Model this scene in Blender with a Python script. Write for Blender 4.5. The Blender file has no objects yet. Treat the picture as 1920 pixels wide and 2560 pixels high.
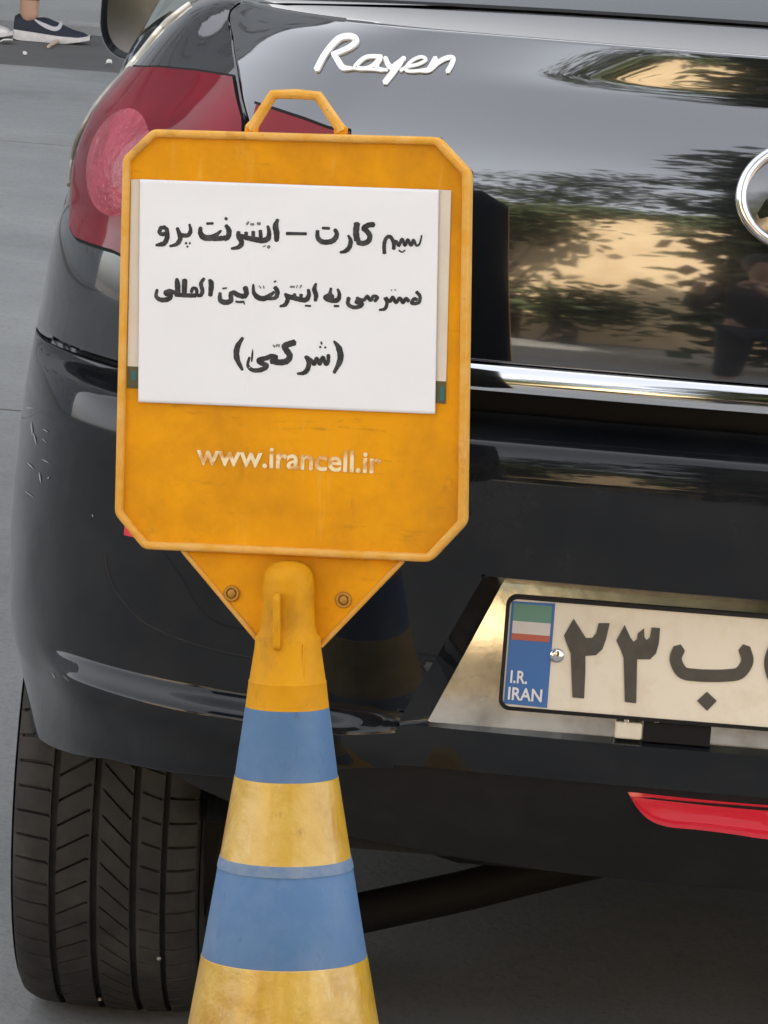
import bpy, bmesh, math, random
import numpy as np
from mathutils import Vector, Matrix
R = math.radians
random.seed(7)
SC = bpy.context.scene
COL = SC.collection

# ------------------------------------------------------------------ camera
FPX, IW, IH = 10000.0, 1920, 2560
CAM = np.array([-0.22271, -3.89754, 1.55])
PITCH, YAW, ROLL = R(12.0), R(2.5), R(4.0)
fwd = np.array([-math.sin(YAW)*math.cos(PITCH), math.cos(YAW)*math.cos(PITCH), -math.sin(PITCH)])
r0 = np.cross(fwd, [0, 0, 1]); r0 /= np.linalg.norm(r0); u0 = np.cross(r0, fwd)
rt = math.cos(ROLL)*r0+math.sin(ROLL)*u0
up = -math.sin(ROLL)*r0+math.cos(ROLL)*u0
cd = bpy.data.cameras.new('camera'); co = bpy.data.objects.new('camera', cd); COL.objects.link(co)
cd.sensor_fit = 'HORIZONTAL'; cd.sensor_width = 36.0; cd.lens = 36.0*FPX/IW
cd.clip_start = 0.05; cd.clip_end = 500
m = Matrix.Identity(4)
for i in range(3):
    m[i][0] = rt[i]; m[i][1] = up[i]; m[i][2] = -fwd[i]; m[i][3] = CAM[i]
co.matrix_world = m
SC.camera = co
KD = 1920/1659.0
def ray(x, y):                       # x, y measured in the 1659-wide view of the photograph
    return fwd+rt*(x*KD-IW/2)/FPX-up*(y*KD-IH/2)/FPX
def proj(P):
    v = np.asarray(P)-CAM; z = v@fwd
    return np.array([(IW/2+FPX*(v@rt)/z)/KD, (IH/2-FPX*(v@up)/z)/KD])

# ------------------------------------------------------------------ world, sun, exposure
SUN_EL, SUN_AZ = R(47), R(14)        # azimuth measured from +Y towards +X
w = bpy.data.worlds.new('World'); SC.world = w; w.use_nodes = True
nt = w.node_tree; nt.nodes.clear()
sky = nt.nodes.new('ShaderNodeTexSky'); sky.sky_type = 'NISHITA'; sky.sun_disc = False
sky.sun_elevation = SUN_EL; sky.sun_rotation = SUN_AZ
sky.air_density = 1.0; sky.dust_density = 2.0; sky.ozone_density = 1.0
bg = nt.nodes.new('ShaderNodeBackground'); bg.inputs[1].default_value = 0.15
wo = nt.nodes.new('ShaderNodeOutputWorld')
hs = nt.nodes.new('ShaderNodeHueSaturation'); hs.inputs['Saturation'].default_value = 0.21   # hazy city sky
nt.links.new(sky.outputs[0], hs.inputs['Color']); nt.links.new(hs.outputs[0], bg.inputs[0]); nt.links.new(bg.outputs[0], wo.inputs[0])
sl = bpy.data.lights.new('sun', 'SUN'); sl.energy = 5.0; sl.angle = R(0.5); sl.color = (1.0, 0.90, 0.76)
so = bpy.data.objects.new('sun', sl); COL.objects.link(so)
sd = Vector((math.sin(SUN_AZ)*math.cos(SUN_EL), math.cos(SUN_AZ)*math.cos(SUN_EL), math.sin(SUN_EL)))
so.rotation_euler = sd.to_track_quat('Z', 'Y').to_euler(); so.location = (0, 0, 20)
SC.view_settings.view_transform = 'Standard'; SC.view_settings.look = 'None'
SC.view_settings.exposure = 1.9; SC.view_settings.gamma = 1.0

# ------------------------------------------------------------------ materials
def mat(name, col, rough=0.5, metal=0.0, spec=0.5, coat=0.0, coat_rough=0.03, coat_ior=1.5, noise=None, bump=None, trans=0.0, ior=1.45, emit=None):
    """noise = (scale, amount, colour2[, low, high]) ; bump = (scale, strength, distance)"""
    M = bpy.data.materials.new(name); M.use_nodes = True
    n = M.node_tree.nodes; l = M.node_tree.links
    b = n['Principled BSDF']
    b.inputs['Base Color'].default_value = (*col, 1)
    b.inputs['Roughness'].default_value = rough; b.inputs['Metallic'].default_value = metal
    b.inputs['Specular IOR Level'].default_value = spec
    b.inputs['Coat Weight'].default_value = coat; b.inputs['Coat Roughness'].default_value = coat_rough; b.inputs['Coat IOR'].default_value = coat_ior
    b.inputs['Transmission Weight'].default_value = trans; b.inputs['IOR'].default_value = ior
    tc = n.new('ShaderNodeTexCoord')
    if noise:
        t = n.new('ShaderNodeTexNoise'); t.inputs['Scale'].default_value = noise[0]; t.inputs['Detail'].default_value = 6
        t.inputs['Roughness'].default_value = 0.65
        l.new(tc.outputs['Object'], t.inputs['Vector'])
        cr = n.new('ShaderNodeMapRange')
        cr.inputs[1].default_value = noise[3] if len(noise) > 3 else 0.35
        cr.inputs[2].default_value = noise[4] if len(noise) > 4 else 0.7
        cr.inputs[4].default_value = noise[1]
        l.new(t.outputs[0], cr.inputs[0])
        mx = n.new('ShaderNodeMix'); mx.data_type = 'RGBA'
        mx.inputs[6].default_value = (*col, 1); mx.inputs[7].default_value = (*noise[2], 1)
        l.new(cr.outputs[0], mx.inputs[0]); l.new(mx.outputs[2], b.inputs['Base Color'])
    if bump:
        t = n.new('ShaderNodeTexNoise'); t.inputs['Scale'].default_value = bump[0]; t.inputs['Detail'].default_value = 5
        l.new(tc.outputs['Object'], t.inputs['Vector'])
        bp = n.new('ShaderNodeBump'); bp.inputs['Strength'].default_value = bump[1]; bp.inputs['Distance'].default_value = bump[2]
        l.new(t.outputs[0], bp.inputs['Height']); l.new(bp.outputs[0], b.inputs['Normal'])
    return M
def nodes_of(M): return M.node_tree.nodes, M.node_tree.links, M.node_tree.nodes['Principled BSDF']
def add_node(n, kind, **inp):
    x = n.new(kind)
    for k, v in inp.items(): x.inputs[k].default_value = v
    return x

MT = {}
MT['paint'] = mat('black_paint', (0.006, 0.007, 0.009), 0.10, 0.0, 1.0, 1.0, 0.028, 2.45, noise=(6, 0.5, (0.012, 0.013, 0.015)))
MT['paint_body'] = mat('black_body_paint', (0.006, 0.007, 0.009), 0.10, 0.0, 0.6, 1.0, 0.02, 1.6, noise=(6, 0.5, (0.012, 0.013, 0.015)))
MT['paint_low'] = mat('black_bumper_paint', (0.007, 0.008, 0.010), 0.14, 0.0, 0.05, 0.9, 0.03, 1.50, noise=(14, 0.6, (0.018, 0.019, 0.021), .5, .75))
MT['plastic'] = mat('black_plastic', (0.008, 0.008, 0.009), 0.6, noise=(60, 0.5, (0.016, 0.016, 0.015)), bump=(900, 0.2, 0.0005))
MT['gap'] = mat('dark_gap', (0.003, 0.003, 0.003), 0.8)
MT['chrome'] = mat('chrome', (0.82, 0.82, 0.84), 0.06, 1.0)
MT['chrome_script'] = mat('bright_lettering', (0.93, 0.95, 0.96), 0.35, 0.15, 0.6)
MT['glint'] = mat('cream_sky_glint', (0.80, 0.78, 0.70), 0.42, 0.45)  # cream highlight colour for the painted shoulder crease
MT['glass'] = mat('dark_window_glass', (0.03, 0.04, 0.05), 0.02, 0.0, 0.6, 1.0, 0.0, 1.55)
MT['edge'] = mat('bronze_grey_glint', (0.34, 0.31, 0.27), 0.35, 0.5)  # duller highlight colour for the body strip beside the lamp
MT['side_glass'] = mat('side_window_glass', (0.05, 0.075, 0.055), 0.05, 0.0, 0.5, 0.0, 0.0, noise=(9, 0.8, (0.13, 0.15, 0.08)))
MT['lens'] = mat('red_lens', (0.21, 0.0012, 0.011), 0.10, 0.0, 0.25, 0.40, 0.02, noise=(9, 0.8, (0.09, 0.002, 0.008)))
MT['lens_dark'] = mat('deep_red_lens', (0.20, 0.003, 0.010), 0.12, 0.0, 0.35, 0.35, 0.03)
MT['bulb'] = mat('pink_lamp_bowl', (0.38, 0.045, 0.075), 0.12, 0.0, 0.5, 0.4, 0.04, noise=(30, 0.6, (0.20, 0.006, 0.018), .40, .65), bump=(110, 0.8, 0.003))
MT['bulb_ring'] = mat('pale_lamp_ring', (0.36, 0.05, 0.08), 0.2, 0.0, 0.6)
MT['fog'] = mat('red_reflector', (0.70, 0.022, 0.045), 0.14, 0.0, 0.8, 1.0, 0.05)
MT['rubber'] = mat('tyre_rubber', (0.020, 0.0195, 0.0185), 0.75, noise=(30, 0.8, (0.040, 0.037, 0.033), .4, .75), bump=(500, 0.25, 0.0006))
MT['alloy'] = mat('alloy_rim', (0.35, 0.35, 0.36), 0.35, 0.9)
MT['yellow'] = mat('yellow_plastic', (0.76, 0.325, 0.003), 0.55, 0.0, 0.18, noise=(11, 0.75, (0.52, 0.205, 0.004), .42, .75), bump=(220, 0.12, 0.001))
MT['yellow_rim'] = mat('worn_yellow_edge', (0.66, 0.32, 0.035), 0.55, 0.0, 0.3, noise=(34, 0.9, (0.72, 0.43, 0.13), .40, .7), bump=(200, 0.35, 0.0015))
MT['cone_yellow'] = mat('yellow_rubber', (0.66, 0.31, 0.006), 0.55, 0.0, 0.2, noise=(18, 0.8, (0.50, 0.215, 0.008), .4, .75), bump=(150, 0.2, 0.001))
MT['cone_blue'] = mat('blue_rubber', (0.078, 0.162, 0.305), 0.55, 0.0, 0.3, noise=(16, 0.8, (0.14, 0.22, 0.36), .4, .75), bump=(300, 0.15, 0.0006))
MT['cone_blue_light'] = mat('dusty_blue_edge', (0.12, 0.195, 0.32), 0.6, 0.0, 0.3, noise=(40, 0.9, (0.24, 0.29, 0.36), .4, .7))
MT['paper'] = mat('white_paper', (0.78, 0.80, 0.835), 0.75, 0.0, 0.3, noise=(7, 0.5, (0.72, 0.74, 0.785), .35, .7))
MT['poster'] = mat('faded_poster', (0.60, 0.54, 0.45), 0.6, noise=(20, 0.7, (0.68, 0.63, 0.56)))
MT['ink'] = mat('black_ink', (0.022, 0.022, 0.024), 0.7, noise=(140, 0.9, (0.07, 0.07, 0.075), .45, .7))
MT['ink_grey'] = mat('faded_ink', (0.16, 0.16, 0.16), 0.8)
MT['poster_dark'] = mat('poster_band', (0.075, 0.07, 0.035), 0.7, noise=(60, 0.8, (0.12, 0.10, 0.04)))
MT['teal'] = mat('teal_mark', (0.03, 0.13, 0.14), 0.7)
MT['plate'] = mat('plate_white', (0.80, 0.735, 0.61), 0.25, 0.0, 0.6, 0.5, 0.15, noise=(28, 0.55, (0.60, 0.50, 0.36), .5, .8))
MT['plate_ink'] = mat('plate_glyph', (0.085, 0.078, 0.068), 0.3, 0.0, 0.6, 0.5, 0.1, noise=(60, .7, (.05, .046, .04)))
MT['plate_blue'] = mat('plate_blue', (0.055, 0.16, 0.42), 0.3, 0.0, 0.5, 0.4, 0.1)
MT['flag_green'] = mat('flag_green', (0.13, 0.27, 0.21), 0.4)
MT['flag_white'] = mat('flag_white', (0.60, 0.57, 0.55), 0.4)
MT['flag_red'] = mat('flag_red', (0.45, 0.12, 0.08), 0.4)
MT['white_print'] = mat('white_print', (0.74, 0.76, 0.80), 0.4)
MT['recess'] = mat('panel_painted_reflection', (0.95, 0.90, 0.81), 0.13, 0.92, 0.8, 0.5, 0.08, 1.6, noise=(13, 0.75, (0.30, 0.27, 0.22), .44, .70), bump=(14, 0.10, 0.006))  # pale metal colour and dark mottling imitate reflections on the panel
MT['skin'] = mat('skin', (0.42, 0.25, 0.17), 0.5)
MT['hair'] = mat('dark_hair', (0.012, 0.010, 0.008), 0.5)
MT['navy'] = mat('navy_shoe', (0.012, 0.016, 0.028), 0.7, bump=(300, 0.3, 0.001))
MT['sole'] = mat('white_sole', (0.62, 0.60, 0.58), 0.6, noise=(40, 0.6, (0.45, 0.42, 0.40)))
MT['swoosh'] = mat('grey_mark', (0.42, 0.40, 0.42), 0.5)
MT['denim'] = mat('dark_trousers', (0.018, 0.021, 0.03), 0.85, bump=(400, 0.3, 0.001))
MT['shirt'] = mat('dark_shirt', (0.02, 0.021, 0.024), 0.85, bump=(300, 0.3, 0.001))
MT['bark'] = mat('bark', (0.06, 0.045, 0.032), 0.9, bump=(30, 0.6, 0.02))
MT['leaf'] = mat('leaf', (0.045, 0.065, 0.025), 0.6, noise=(2, 0.8, (0.09, 0.11, 0.035)))
MT['stucco'] = mat('warm_stucco', (0.86, 0.66, 0.41), 0.9, noise=(2.2, 0.8, (0.68, 0.49, 0.29), .48, .66), bump=(40, 0.3, 0.01))
MT['shade_facade'] = mat('grey_blue_shade_facade', (0.30, 0.32, 0.34), 0.8, noise=(0.6, 0.6, (0.24, 0.25, 0.27)))
MT['tealpost'] = mat('teal_paint', (0.02, 0.16, 0.14), 0.5)
MT['scrap'] = mat('litter_white', (0.7, 0.68, 0.62), 0.8)
MT['stone'] = mat('grey_stone', (0.30, 0.28, 0.25), 0.9)
MT['twig'] = mat('pale_twig', (0.5, 0.38, 0.27), 0.8)

def grime_glint(M, col, scale, lo, hi, amt, stretch=(1, 1, 1), detail=7.0, rough=None):
    n, l, b = nodes_of(M); tc = n.new('ShaderNodeTexCoord'); mp = n.new('ShaderNodeMapping'); mp.inputs['Scale'].default_value = stretch
    t = add_node(n, 'ShaderNodeTexNoise', Scale=scale, Detail=detail, Roughness=0.7)
    l.new(tc.outputs['Object'], mp.inputs[0]); l.new(mp.outputs[0], t.inputs['Vector'])
    mr = n.new('ShaderNodeMapRange'); mr.inputs[1].default_value = lo; mr.inputs[2].default_value = hi; mr.inputs[4].default_value = amt
    l.new(t.outputs[0], mr.inputs[0])
    mx = n.new('ShaderNodeMix'); mx.data_type = 'RGBA'; mx.inputs[7].default_value = (*col, 1)
    bc = b.inputs['Base Color']
    if bc.is_linked: l.new(bc.links[0].from_socket, mx.inputs[6])
    else: mx.inputs[6].default_value = bc.default_value
    l.new(mr.outputs[0], mx.inputs[0]); l.new(mx.outputs[2], bc)
    if rough is not None:
        mq = n.new('ShaderNodeMapRange'); mq.inputs[1].default_value = 0; mq.inputs[2].default_value = 1; mq.inputs[3].default_value = b.inputs['Roughness'].default_value; mq.inputs[4].default_value = rough
        l.new(mr.outputs[0], mq.inputs[0]); l.new(mq.outputs[0], b.inputs['Roughness'])
grime_glint(MT['bulb'], (0.62, 0.24, 0.27), 90.0, .60, .72, .7)  # bright pink specks paint glints into the bowl colour
grime_glint(MT['yellow'], (0.36, 0.145, 0.010), 5.0, .45, .68, .55)
grime_glint(MT['yellow'], (0.74, 0.40, 0.06), 60.0, .60, .74, .5, (1, 1, .10))
grime_glint(MT['yellow'], (0.30, 0.13, 0.015), 80.0, .60, .72, .55, (.12, 1, 1))
grime_glint(MT['yellow'], (0.16, 0.075, 0.02), 9.0, .62, .74, .6)
grime_glint(MT['yellow'], (0.20, 0.095, 0.02), 24.0, .60, .78, .7, (1, 1, .30))
grime_glint(MT['yellow'], (0.10, 0.055, 0.02), 160.0, .68, .78, .6)
grime_glint(MT['yellow_rim'], (0.24, 0.11, 0.03), 30.0, .56, .74, .7)
grime_glint(MT['yellow_rim'], (0.07, 0.045, 0.02), 150.0, .64, .76, .55)
grime_glint(MT['cone_yellow'], (0.30, 0.14, 0.02), 22.0, .54, .76, .7, (1, 1, .5))
grime_glint(MT['cone_yellow'], (0.10, 0.06, 0.02), 140.0, .66, .76, .6)
grime_glint(MT['cone_blue'], (0.20, 0.24, 0.28), 9.0, .50, .72, .45, (1, 1, .6))
grime_glint(MT['cone_blue'], (0.04, 0.06, 0.09), 70.0, .60, .76, .55, (1, 1, .45))
grime_glint(MT['cone_blue'], (0.30, 0.34, 0.38), 180.0, .68, .78, .5)
grime_glint(MT['paint_low'], (0.035, 0.035, 0.034), 5.0, .50, .75, .35, (1, 1, 1), rough=.5)
grime_glint(MT['paint_low'], (0.10, 0.10, 0.095), 240.0, .70, .80, .45)
grime_glint(MT['plastic'], (0.028, 0.027, 0.025), 12.0, .50, .75, .5)
grime_glint(MT['rubber'], (0.075, 0.07, 0.062), 9.0, .50, .75, .5)
grime_glint(MT['rubber'], (0.11, 0.10, 0.09), 200.0, .66, .78, .5)
# worn white print on the yellow board: paint flakes off where the noise is high
M = mat('worn_white_print', (0.80, 0.66, 0.42), 0.5); MT['print'] = M
n, l, b = nodes_of(M)
tc = n.new('ShaderNodeTexCoord'); tx = add_node(n, 'ShaderNodeTexNoise', Scale=75.0, Detail=4.0)
l.new(tc.outputs['Object'], tx.inputs['Vector'])
mr = n.new('ShaderNodeMapRange'); mr.inputs[1].default_value = .44; mr.inputs[2].default_value = .60
l.new(tx.outputs[0], mr.inputs[0])
mx = n.new('ShaderNodeMix'); mx.data_type = 'RGBA'; mx.inputs[6].default_value = (0.82, 0.68, 0.42, 1); mx.inputs[7].default_value = (0.64, 0.33, 0.09, 1)
l.new(mr.outputs[0], mx.inputs[0]); l.new(mx.outputs[2], b.inputs['Base Color'])

# reflective sleeve: satin yellow film with a fine mesh, soft creases and dirt
MT['film'] = mat('yellow_film', (0.54, 0.315, 0.022), 0.34, 0.0, 0.55, 0.45, 0.16, 1.6, noise=(15, 0.85, (0.60, 0.40, 0.085), .36, .66), bump=(42, 0.85, 0.0045))
grime_glint(MT['film'], (0.40, 0.20, 0.010), 8.0, .50, .66, .8, (1, 1, .7))
grime_glint(MT['film'], (0.66, 0.50, 0.20), 46.0, .58, .70, .65, (1, 1, .35))
grime_glint(MT['film'], (0.22, 0.13, 0.03), 60.0, .62, .74, .7, (1, 1, .6))
grime_glint(MT['film'], (0.08, 0.05, 0.02), 220.0, .68, .77, .6)

# pavement: blue-grey worn asphalt
def ground_mat(name, a, c, fleck):
    M = mat(name, a, 0.85, 0, 0.3)
    n, l, b = nodes_of(M)
    tc = n.new('ShaderNodeTexCoord')
    t1 = add_node(n, 'ShaderNodeTexNoise', Scale=1.3, Detail=8.0, Roughness=0.7)
    t2 = add_node(n, 'ShaderNodeTexNoise', Scale=90.0, Detail=4.0, Roughness=0.7)
    for t in (t1, t2): l.new(tc.outputs['Object'], t.inputs['Vector'])
    mr = n.new('ShaderNodeMapRange'); mr.inputs[1].default_value = .3; mr.inputs[2].default_value = .7; l.new(t1.outputs[0], mr.inputs[0])
    m1 = n.new('ShaderNodeMix'); m1.data_type = 'RGBA'; m1.inputs[6].default_value = (*a, 1); m1.inputs[7].default_value = (*c, 1)
    l.new(mr.outputs[0], m1.inputs[0])
    mr2 = n.new('ShaderNodeMapRange'); mr2.inputs[1].default_value = .5; mr2.inputs[2].default_value = .75; mr2.inputs[4].default_value = .6; l.new(t2.outputs[0], mr2.inputs[0])
    m2 = n.new('ShaderNodeMix'); m2.data_type = 'RGBA'; m2.inputs[7].default_value = (*fleck, 1)
    l.new(mr2.outputs[0], m2.inputs[0]); l.new(m1.outputs[2], m2.inputs[6]); l.new(m2.outputs[2], b.inputs['Base Color'])
    bp = n.new('ShaderNodeBump'); bp.inputs['Strength'].default_value = .5; bp.inputs['Distance'].default_value = .004
    l.new(t2.outputs[0], bp.inputs['Height']); l.new(bp.outputs[0], b.inputs['Normal'])
    return M
MT['road'] = ground_mat('worn_asphalt', (0.215, 0.218, 0.215), (0.29, 0.292, 0.285), (0.15, 0.15, 0.15))
MT['gutter'] = ground_mat('gutter_concrete', (0.095, 0.092, 0.09), (0.13, 0.125, 0.12), (0.07, 0.066, 0.064))
MT['pave'] = ground_mat('pavement_slab', (0.26, 0.265, 0.26), (0.33, 0.33, 0.32), (0.18, 0.18, 0.18))

grime_glint(MT['road'], (0.40, 0.40, 0.385), 150.0, .60, .72, .5)
grime_glint(MT['road'], (0.11, 0.11, 0.11), 0.9, .50, .70, .45)
grime_glint(MT['road'], (0.07, 0.068, 0.065), 7.0, .66, .74, .4)
# ------------------------------------------------------------------ mesh helpers
def link(name, me, material, parent=None, label=None, smooth=None, bevel=None, seg=2):
    o = bpy.data.objects.new(name, me); COL.objects.link(o)
    if material is not None:
        for mm in (material if isinstance(material, (list, tuple)) else [material]): me.materials.append(mm)
    if smooth is not None:
        for p in me.polygons: p.use_smooth = True
        if smooth < 179: me.set_sharp_from_angle(angle=R(smooth))
    if bevel:
        bm_ = o.modifiers.new('bevel', 'BEVEL'); bm_.width = bevel; bm_.segments = seg; bm_.limit_method = 'ANGLE'; bm_.angle_limit = R(35)
        bm_.harden_normals = False
    if parent is not None:
        o.parent = parent
        q = parent
        M_ = Matrix.Identity(4)
        while q is not None:
            M_ = Matrix.Translation(q.location) @ M_; q = q.parent
        o.matrix_parent_inverse = M_.inverted() if parent.type == 'EMPTY' else Matrix.Identity(4)
    if label: o['label'] = label
    return o
def mesh(name, V, F, mi=None):
    me = bpy.data.meshes.new(name); me.from_pydata([tuple(map(float, v)) for v in V], [], F)
    if mi is not None:
        for p, i in zip(me.polygons, mi): p.material_index = i
    me.update(); return me
def clean(me, d=0.0004):
    bm = bmesh.new(); bm.from_mesh(me); bmesh.ops.remove_doubles(bm, verts=bm.verts, dist=d)
    bmesh.ops.recalc_face_normals(bm, faces=bm.faces); bm.to_mesh(me); bm.free(); me.update(); return me
class MB:
    def __init__(s): s.V = []; s.F = []; s.MI = []
    def add(s, V, F, mi=0):
        o = len(s.V); s.V += [tuple(map(float, v)) for v in V]; s.F += [tuple(i+o for i in f) for f in F]; s.MI += [mi]*len(F)
    def grid(s, P, mi=0, closeu=False):            # P[i][j] -> point
        nu, nv = len(P), len(P[0])
        V = [p for row in P for p in row]
        F = []
        for i in range(nu-(0 if closeu else 1)):
            for j in range(nv-1):
                a = i*nv+j; b_ = ((i+1) % nu)*nv+j
                F.append((a, b_, b_+1, a+1))
        s.add(V, F, mi)
    def box(s, a, b_, mi=0):
        x0, y0, z0 = a; x1, y1, z1 = b_
        V = [(x0, y0, z0), (x1, y0, z0), (x1, y1, z0), (x0, y1, z0), (x0, y0, z1), (x1, y0, z1), (x1, y1, z1), (x0, y1, z1)]
        s.add(V, [(0, 3, 2, 1), (4, 5, 6, 7), (0, 1, 5, 4), (1, 2, 6, 5), (2, 3, 7, 6), (3, 0, 4, 7)], mi)
    def lathe(s, prof, n=64, org=(0, 0, 0), ax=(0, 0, 1), mi=0, cap=True, ref=(1, 0, 0)):
        ax = np.array(ax, float); ax /= np.linalg.norm(ax); e1 = np.array(ref, float); e1 -= ax*(e1@ax); e1 /= np.linalg.norm(e1); e2 = np.cross(ax, e1)
        o = np.array(org, float)
        P = [[o+ax*h+(e1*math.cos(2*math.pi*i/n)+e2*math.sin(2*math.pi*i/n))*r for r, h in prof] for i in range(n)]
        s.grid(P, mi, True)
    def tube(s, pts, r, n=12, mi=0, closed=False, flat=1.0):
        pts = [np.array(p, float) for p in pts]; P = []
        rr = r if hasattr(r, '__len__') else [r]*len(pts)
        nrm = None
        for i, p in enumerate(pts):
            t = pts[min(i+1, len(pts)-1)]-pts[max(i-1, 0)]; t /= np.linalg.norm(t)
            if nrm is None:
                nrm = np.array([0, 0, 1.0]) if abs(t[2]) < .9 else np.array([0, 1.0, 0])
            nrm = nrm-t*(nrm@t); nrm /= np.linalg.norm(nrm); bn = np.cross(t, nrm)
            P.append([p+(nrm*math.cos(2*math.pi*k/n)*flat+bn*math.sin(2*math.pi*k/n))*rr[i] for k in range(n)])
        V = [q for row in P for q in row]; F = []
        for i in range(len(P)-1):
            for k in range(n):
                F.append((i*n+k, i*n+(k+1) % n, (i+1)*n+(k+1) % n, (i+1)*n+k))
        F.append(tuple(reversed(range(n)))); F.append(tuple((len(P)-1)*n+k for k in range(n)))
        s.add(V, F, mi)
    def prism(s, outer, off, mi=0):                # 3D polygon extruded along vector off
        n = len(outer); off = np.array(off)
        V = [np.array(p) for p in outer]+[np.array(p)+off for p in outer]
        F = [tuple(range(n)), tuple(reversed(range(n, 2*n)))]+[(i, i+n, (i+1) % n+n, (i+1) % n) for i in range(n)]
        s.add(V, F, mi)
    def build(s, name, material, parent=None, label=None, smooth=None, bevel=None, seg=2, merge=0.0003):
        me = mesh(name, s.V, s.F, s.MI)
        if merge: clean(me, merge)
        return link(name, me, material, parent, label, smooth, bevel, seg)
def tag(o, label, cat, group=None, kind=None):
    if label: o['label'] = label
    if cat: o['category'] = cat
    if group: o['group'] = group
    if kind: o['kind'] = kind
    return o
def thing(name, loc, label, cat, group=None):
    o = bpy.data.objects.new(name, None); COL.objects.link(o); o.location = loc; o.empty_display_size = .2
    return tag(o, label, cat, group)
def sstep(a, b_, x):
    t = np.clip((x-a)/(b_-a), 0, 1); return t*t*(3-2*t)
def pchip(xs, ys):
    xs = np.array(xs, float); ys = np.array(ys, float); h = np.diff(xs); d = np.diff(ys)/h
    mder = np.zeros_like(ys); mder[0] = d[0]; mder[-1] = d[-1]
    for i in range(1, len(xs)-1):
        if d[i-1]*d[i] > 0:
            w1 = 2*h[i]+h[i-1]; w2 = h[i]+2*h[i-1]; mder[i] = (w1+w2)/(w1/d[i-1]+w2/d[i])
    def f(x):
        x = min(max(x, xs[0]), xs[-1]); i = int(min(max(np.searchsorted(xs, x)-1, 0), len(h)-1))
        t = (x-xs[i])/h[i]
        return ((1+2*t)*(1-t)**2*ys[i]+t*(1-t)**2*h[i]*mder[i]+t*t*(3-2*t)*ys[i+1]+t*t*(t-1)*h[i]*mder[i+1])
    return f
def smooth_poly(pts, k=6):                          # Catmull-Rom through 2D/3D points (extra columns interpolated too)
    P = [np.array(p, float) for p in pts]
    if len(P) < 3:
        return [P[0]*(1-t)+P[-1]*t for t in np.linspace(0, 1, 4)]
    P = [2*P[0]-P[1]]+P+[2*P[-1]-P[-2]]; out = []
    for i in range(1, len(P)-2):
        for j in range(k):
            t = j/k; a, b_, c, d = P[i-1:i+3]
            out.append(.5*((2*b_)+(-a+c)*t+(2*a-5*b_+4*c-d)*t*t+(-a+3*b_-3*c+d)*t**3))
    out.append(P[-2]); return out
BOLD = 1.0; WOB = 0.0
def ribbon(pts, width, k=6, taper=(1, 1)):          # 2D outline (list of quads) of a brush stroke with round ends
    Q = smooth_poly(pts, k); n = len(Q); left = []; right = []
    for i, p in enumerate(Q):
        t = Q[min(i+1, n-1)]-Q[max(i-1, 0)]; t = t/(np.linalg.norm(t)+1e-9); nn = np.array([-t[1], t[0]])
        u = i/(n-1); wv = width*BOLD*.5*min(1, taper[0]+(1-taper[0])*min(1, u*3))*min(1, taper[1]+(1-taper[1])*min(1, (1-u)*3))
        wv *= 1+WOB*math.sin(i*1.7+pts[0][0])
        left.append(p+nn*wv); right.append(p-nn*wv)
    t0 = (Q[0]-Q[1])/(np.linalg.norm(Q[0]-Q[1])+1e-9); t1 = (Q[-1]-Q[-2])/(np.linalg.norm(Q[-1]-Q[-2])+1e-9)
    L = [Q[0]+t0*width*.35*taper[0]]+left+[Q[-1]+t1*width*.35*taper[1]]
    Rr = [L[0]]+right+[L[-1]]
    return L, Rr

# ================================================================== SETTING
mb = MB(); mb.add([(-120, -120, 0), (120, -120, 0), (120, 120, 0), (-120, 120, 0)], [(0, 1, 2, 3)])
tag(mb.build('ground', MT['gutter']), None, None, kind='structure')
mb = MB()
def slab(x0, x1, y0, y1, z0, z1):
    mb.box((x0, y0, z0), (x1, y1, z1))
# road slabs with open joints (joints found at about 4.0 m and 8.4 m ahead of the bumper)
for (y0, y1) in ((-40, -6.0), (-5.988, -1.6), (-1.588, 4.07), (4.085, 8.46), (8.475, 10.72)):
    slab(-40, 40, y0, y1, -.05, .004)
o = mb.build('road', MT['road'], smooth=None, merge=0); tag(o, None, None, kind='structure')
mb = MB(); slab(-40, 40, 12.1, 13.9, -.05, .05)
o = mb.build('pavement', MT['pave'], bevel=.015); tag(o, None, None, kind='structure')

# ================================================================== CAR
W_Z = pchip([.20, .34, .43, .47, .494, .56, .635, .70, .77, .85, .906, .938, .965, .996, 1.028, 1.064, 1.09, 1.118, 1.154, 1.181, 1.195],
            [.74, .775, .790, .800, .808, .814, .815, .811, .806, .794, .786, .780, .772, .768, .763, .748, .726, .703, .676, .650, .625])
RX, RY = .26, .31
def lean_table(ns):
    zs = np.arange(.845, 1.1961, .001); ang = np.interp(zs, [a for a, _ in ns], [b_ for _, b_ in ns])
    y = np.concatenate([[0], np.cumsum(np.tan(np.radians(ang[:-1]))*.001)])
    return zs, y
ZT, Y_LIP = lean_table([(.845, 0), (.88, 0), (.90, 2), (.96, 6.5), (1.02, 9.5), (1.06, 15), (1.10, 25), (1.125, 29), (1.142, 27), (1.152, 12), (1.160, 6), (1.185, 9), (1.196, 14)])
_, Y_NOL = lean_table([(.845, 0), (.88, 0), (.90, 2), (.96, 6.5), (1.02, 10), (1.06, 15), (1.10, 22), (1.13, 25), (1.165, 27), (1.185, 29), (1.196, 32)])
Y_LO = pchip([.20, .30, .36, .42, .46, .50, .55, .70, .762, .770, .776, .797, .803, .817, .83], [.10, .07, .035, .0, -.012, -.018, -.022, -.029, -.0320, -.0316, -.0305, -.0240, -.0190, .028, .035])
def z_ledge(ax): return .516-.010*(1-sstep(.40, .70, ax))
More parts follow.
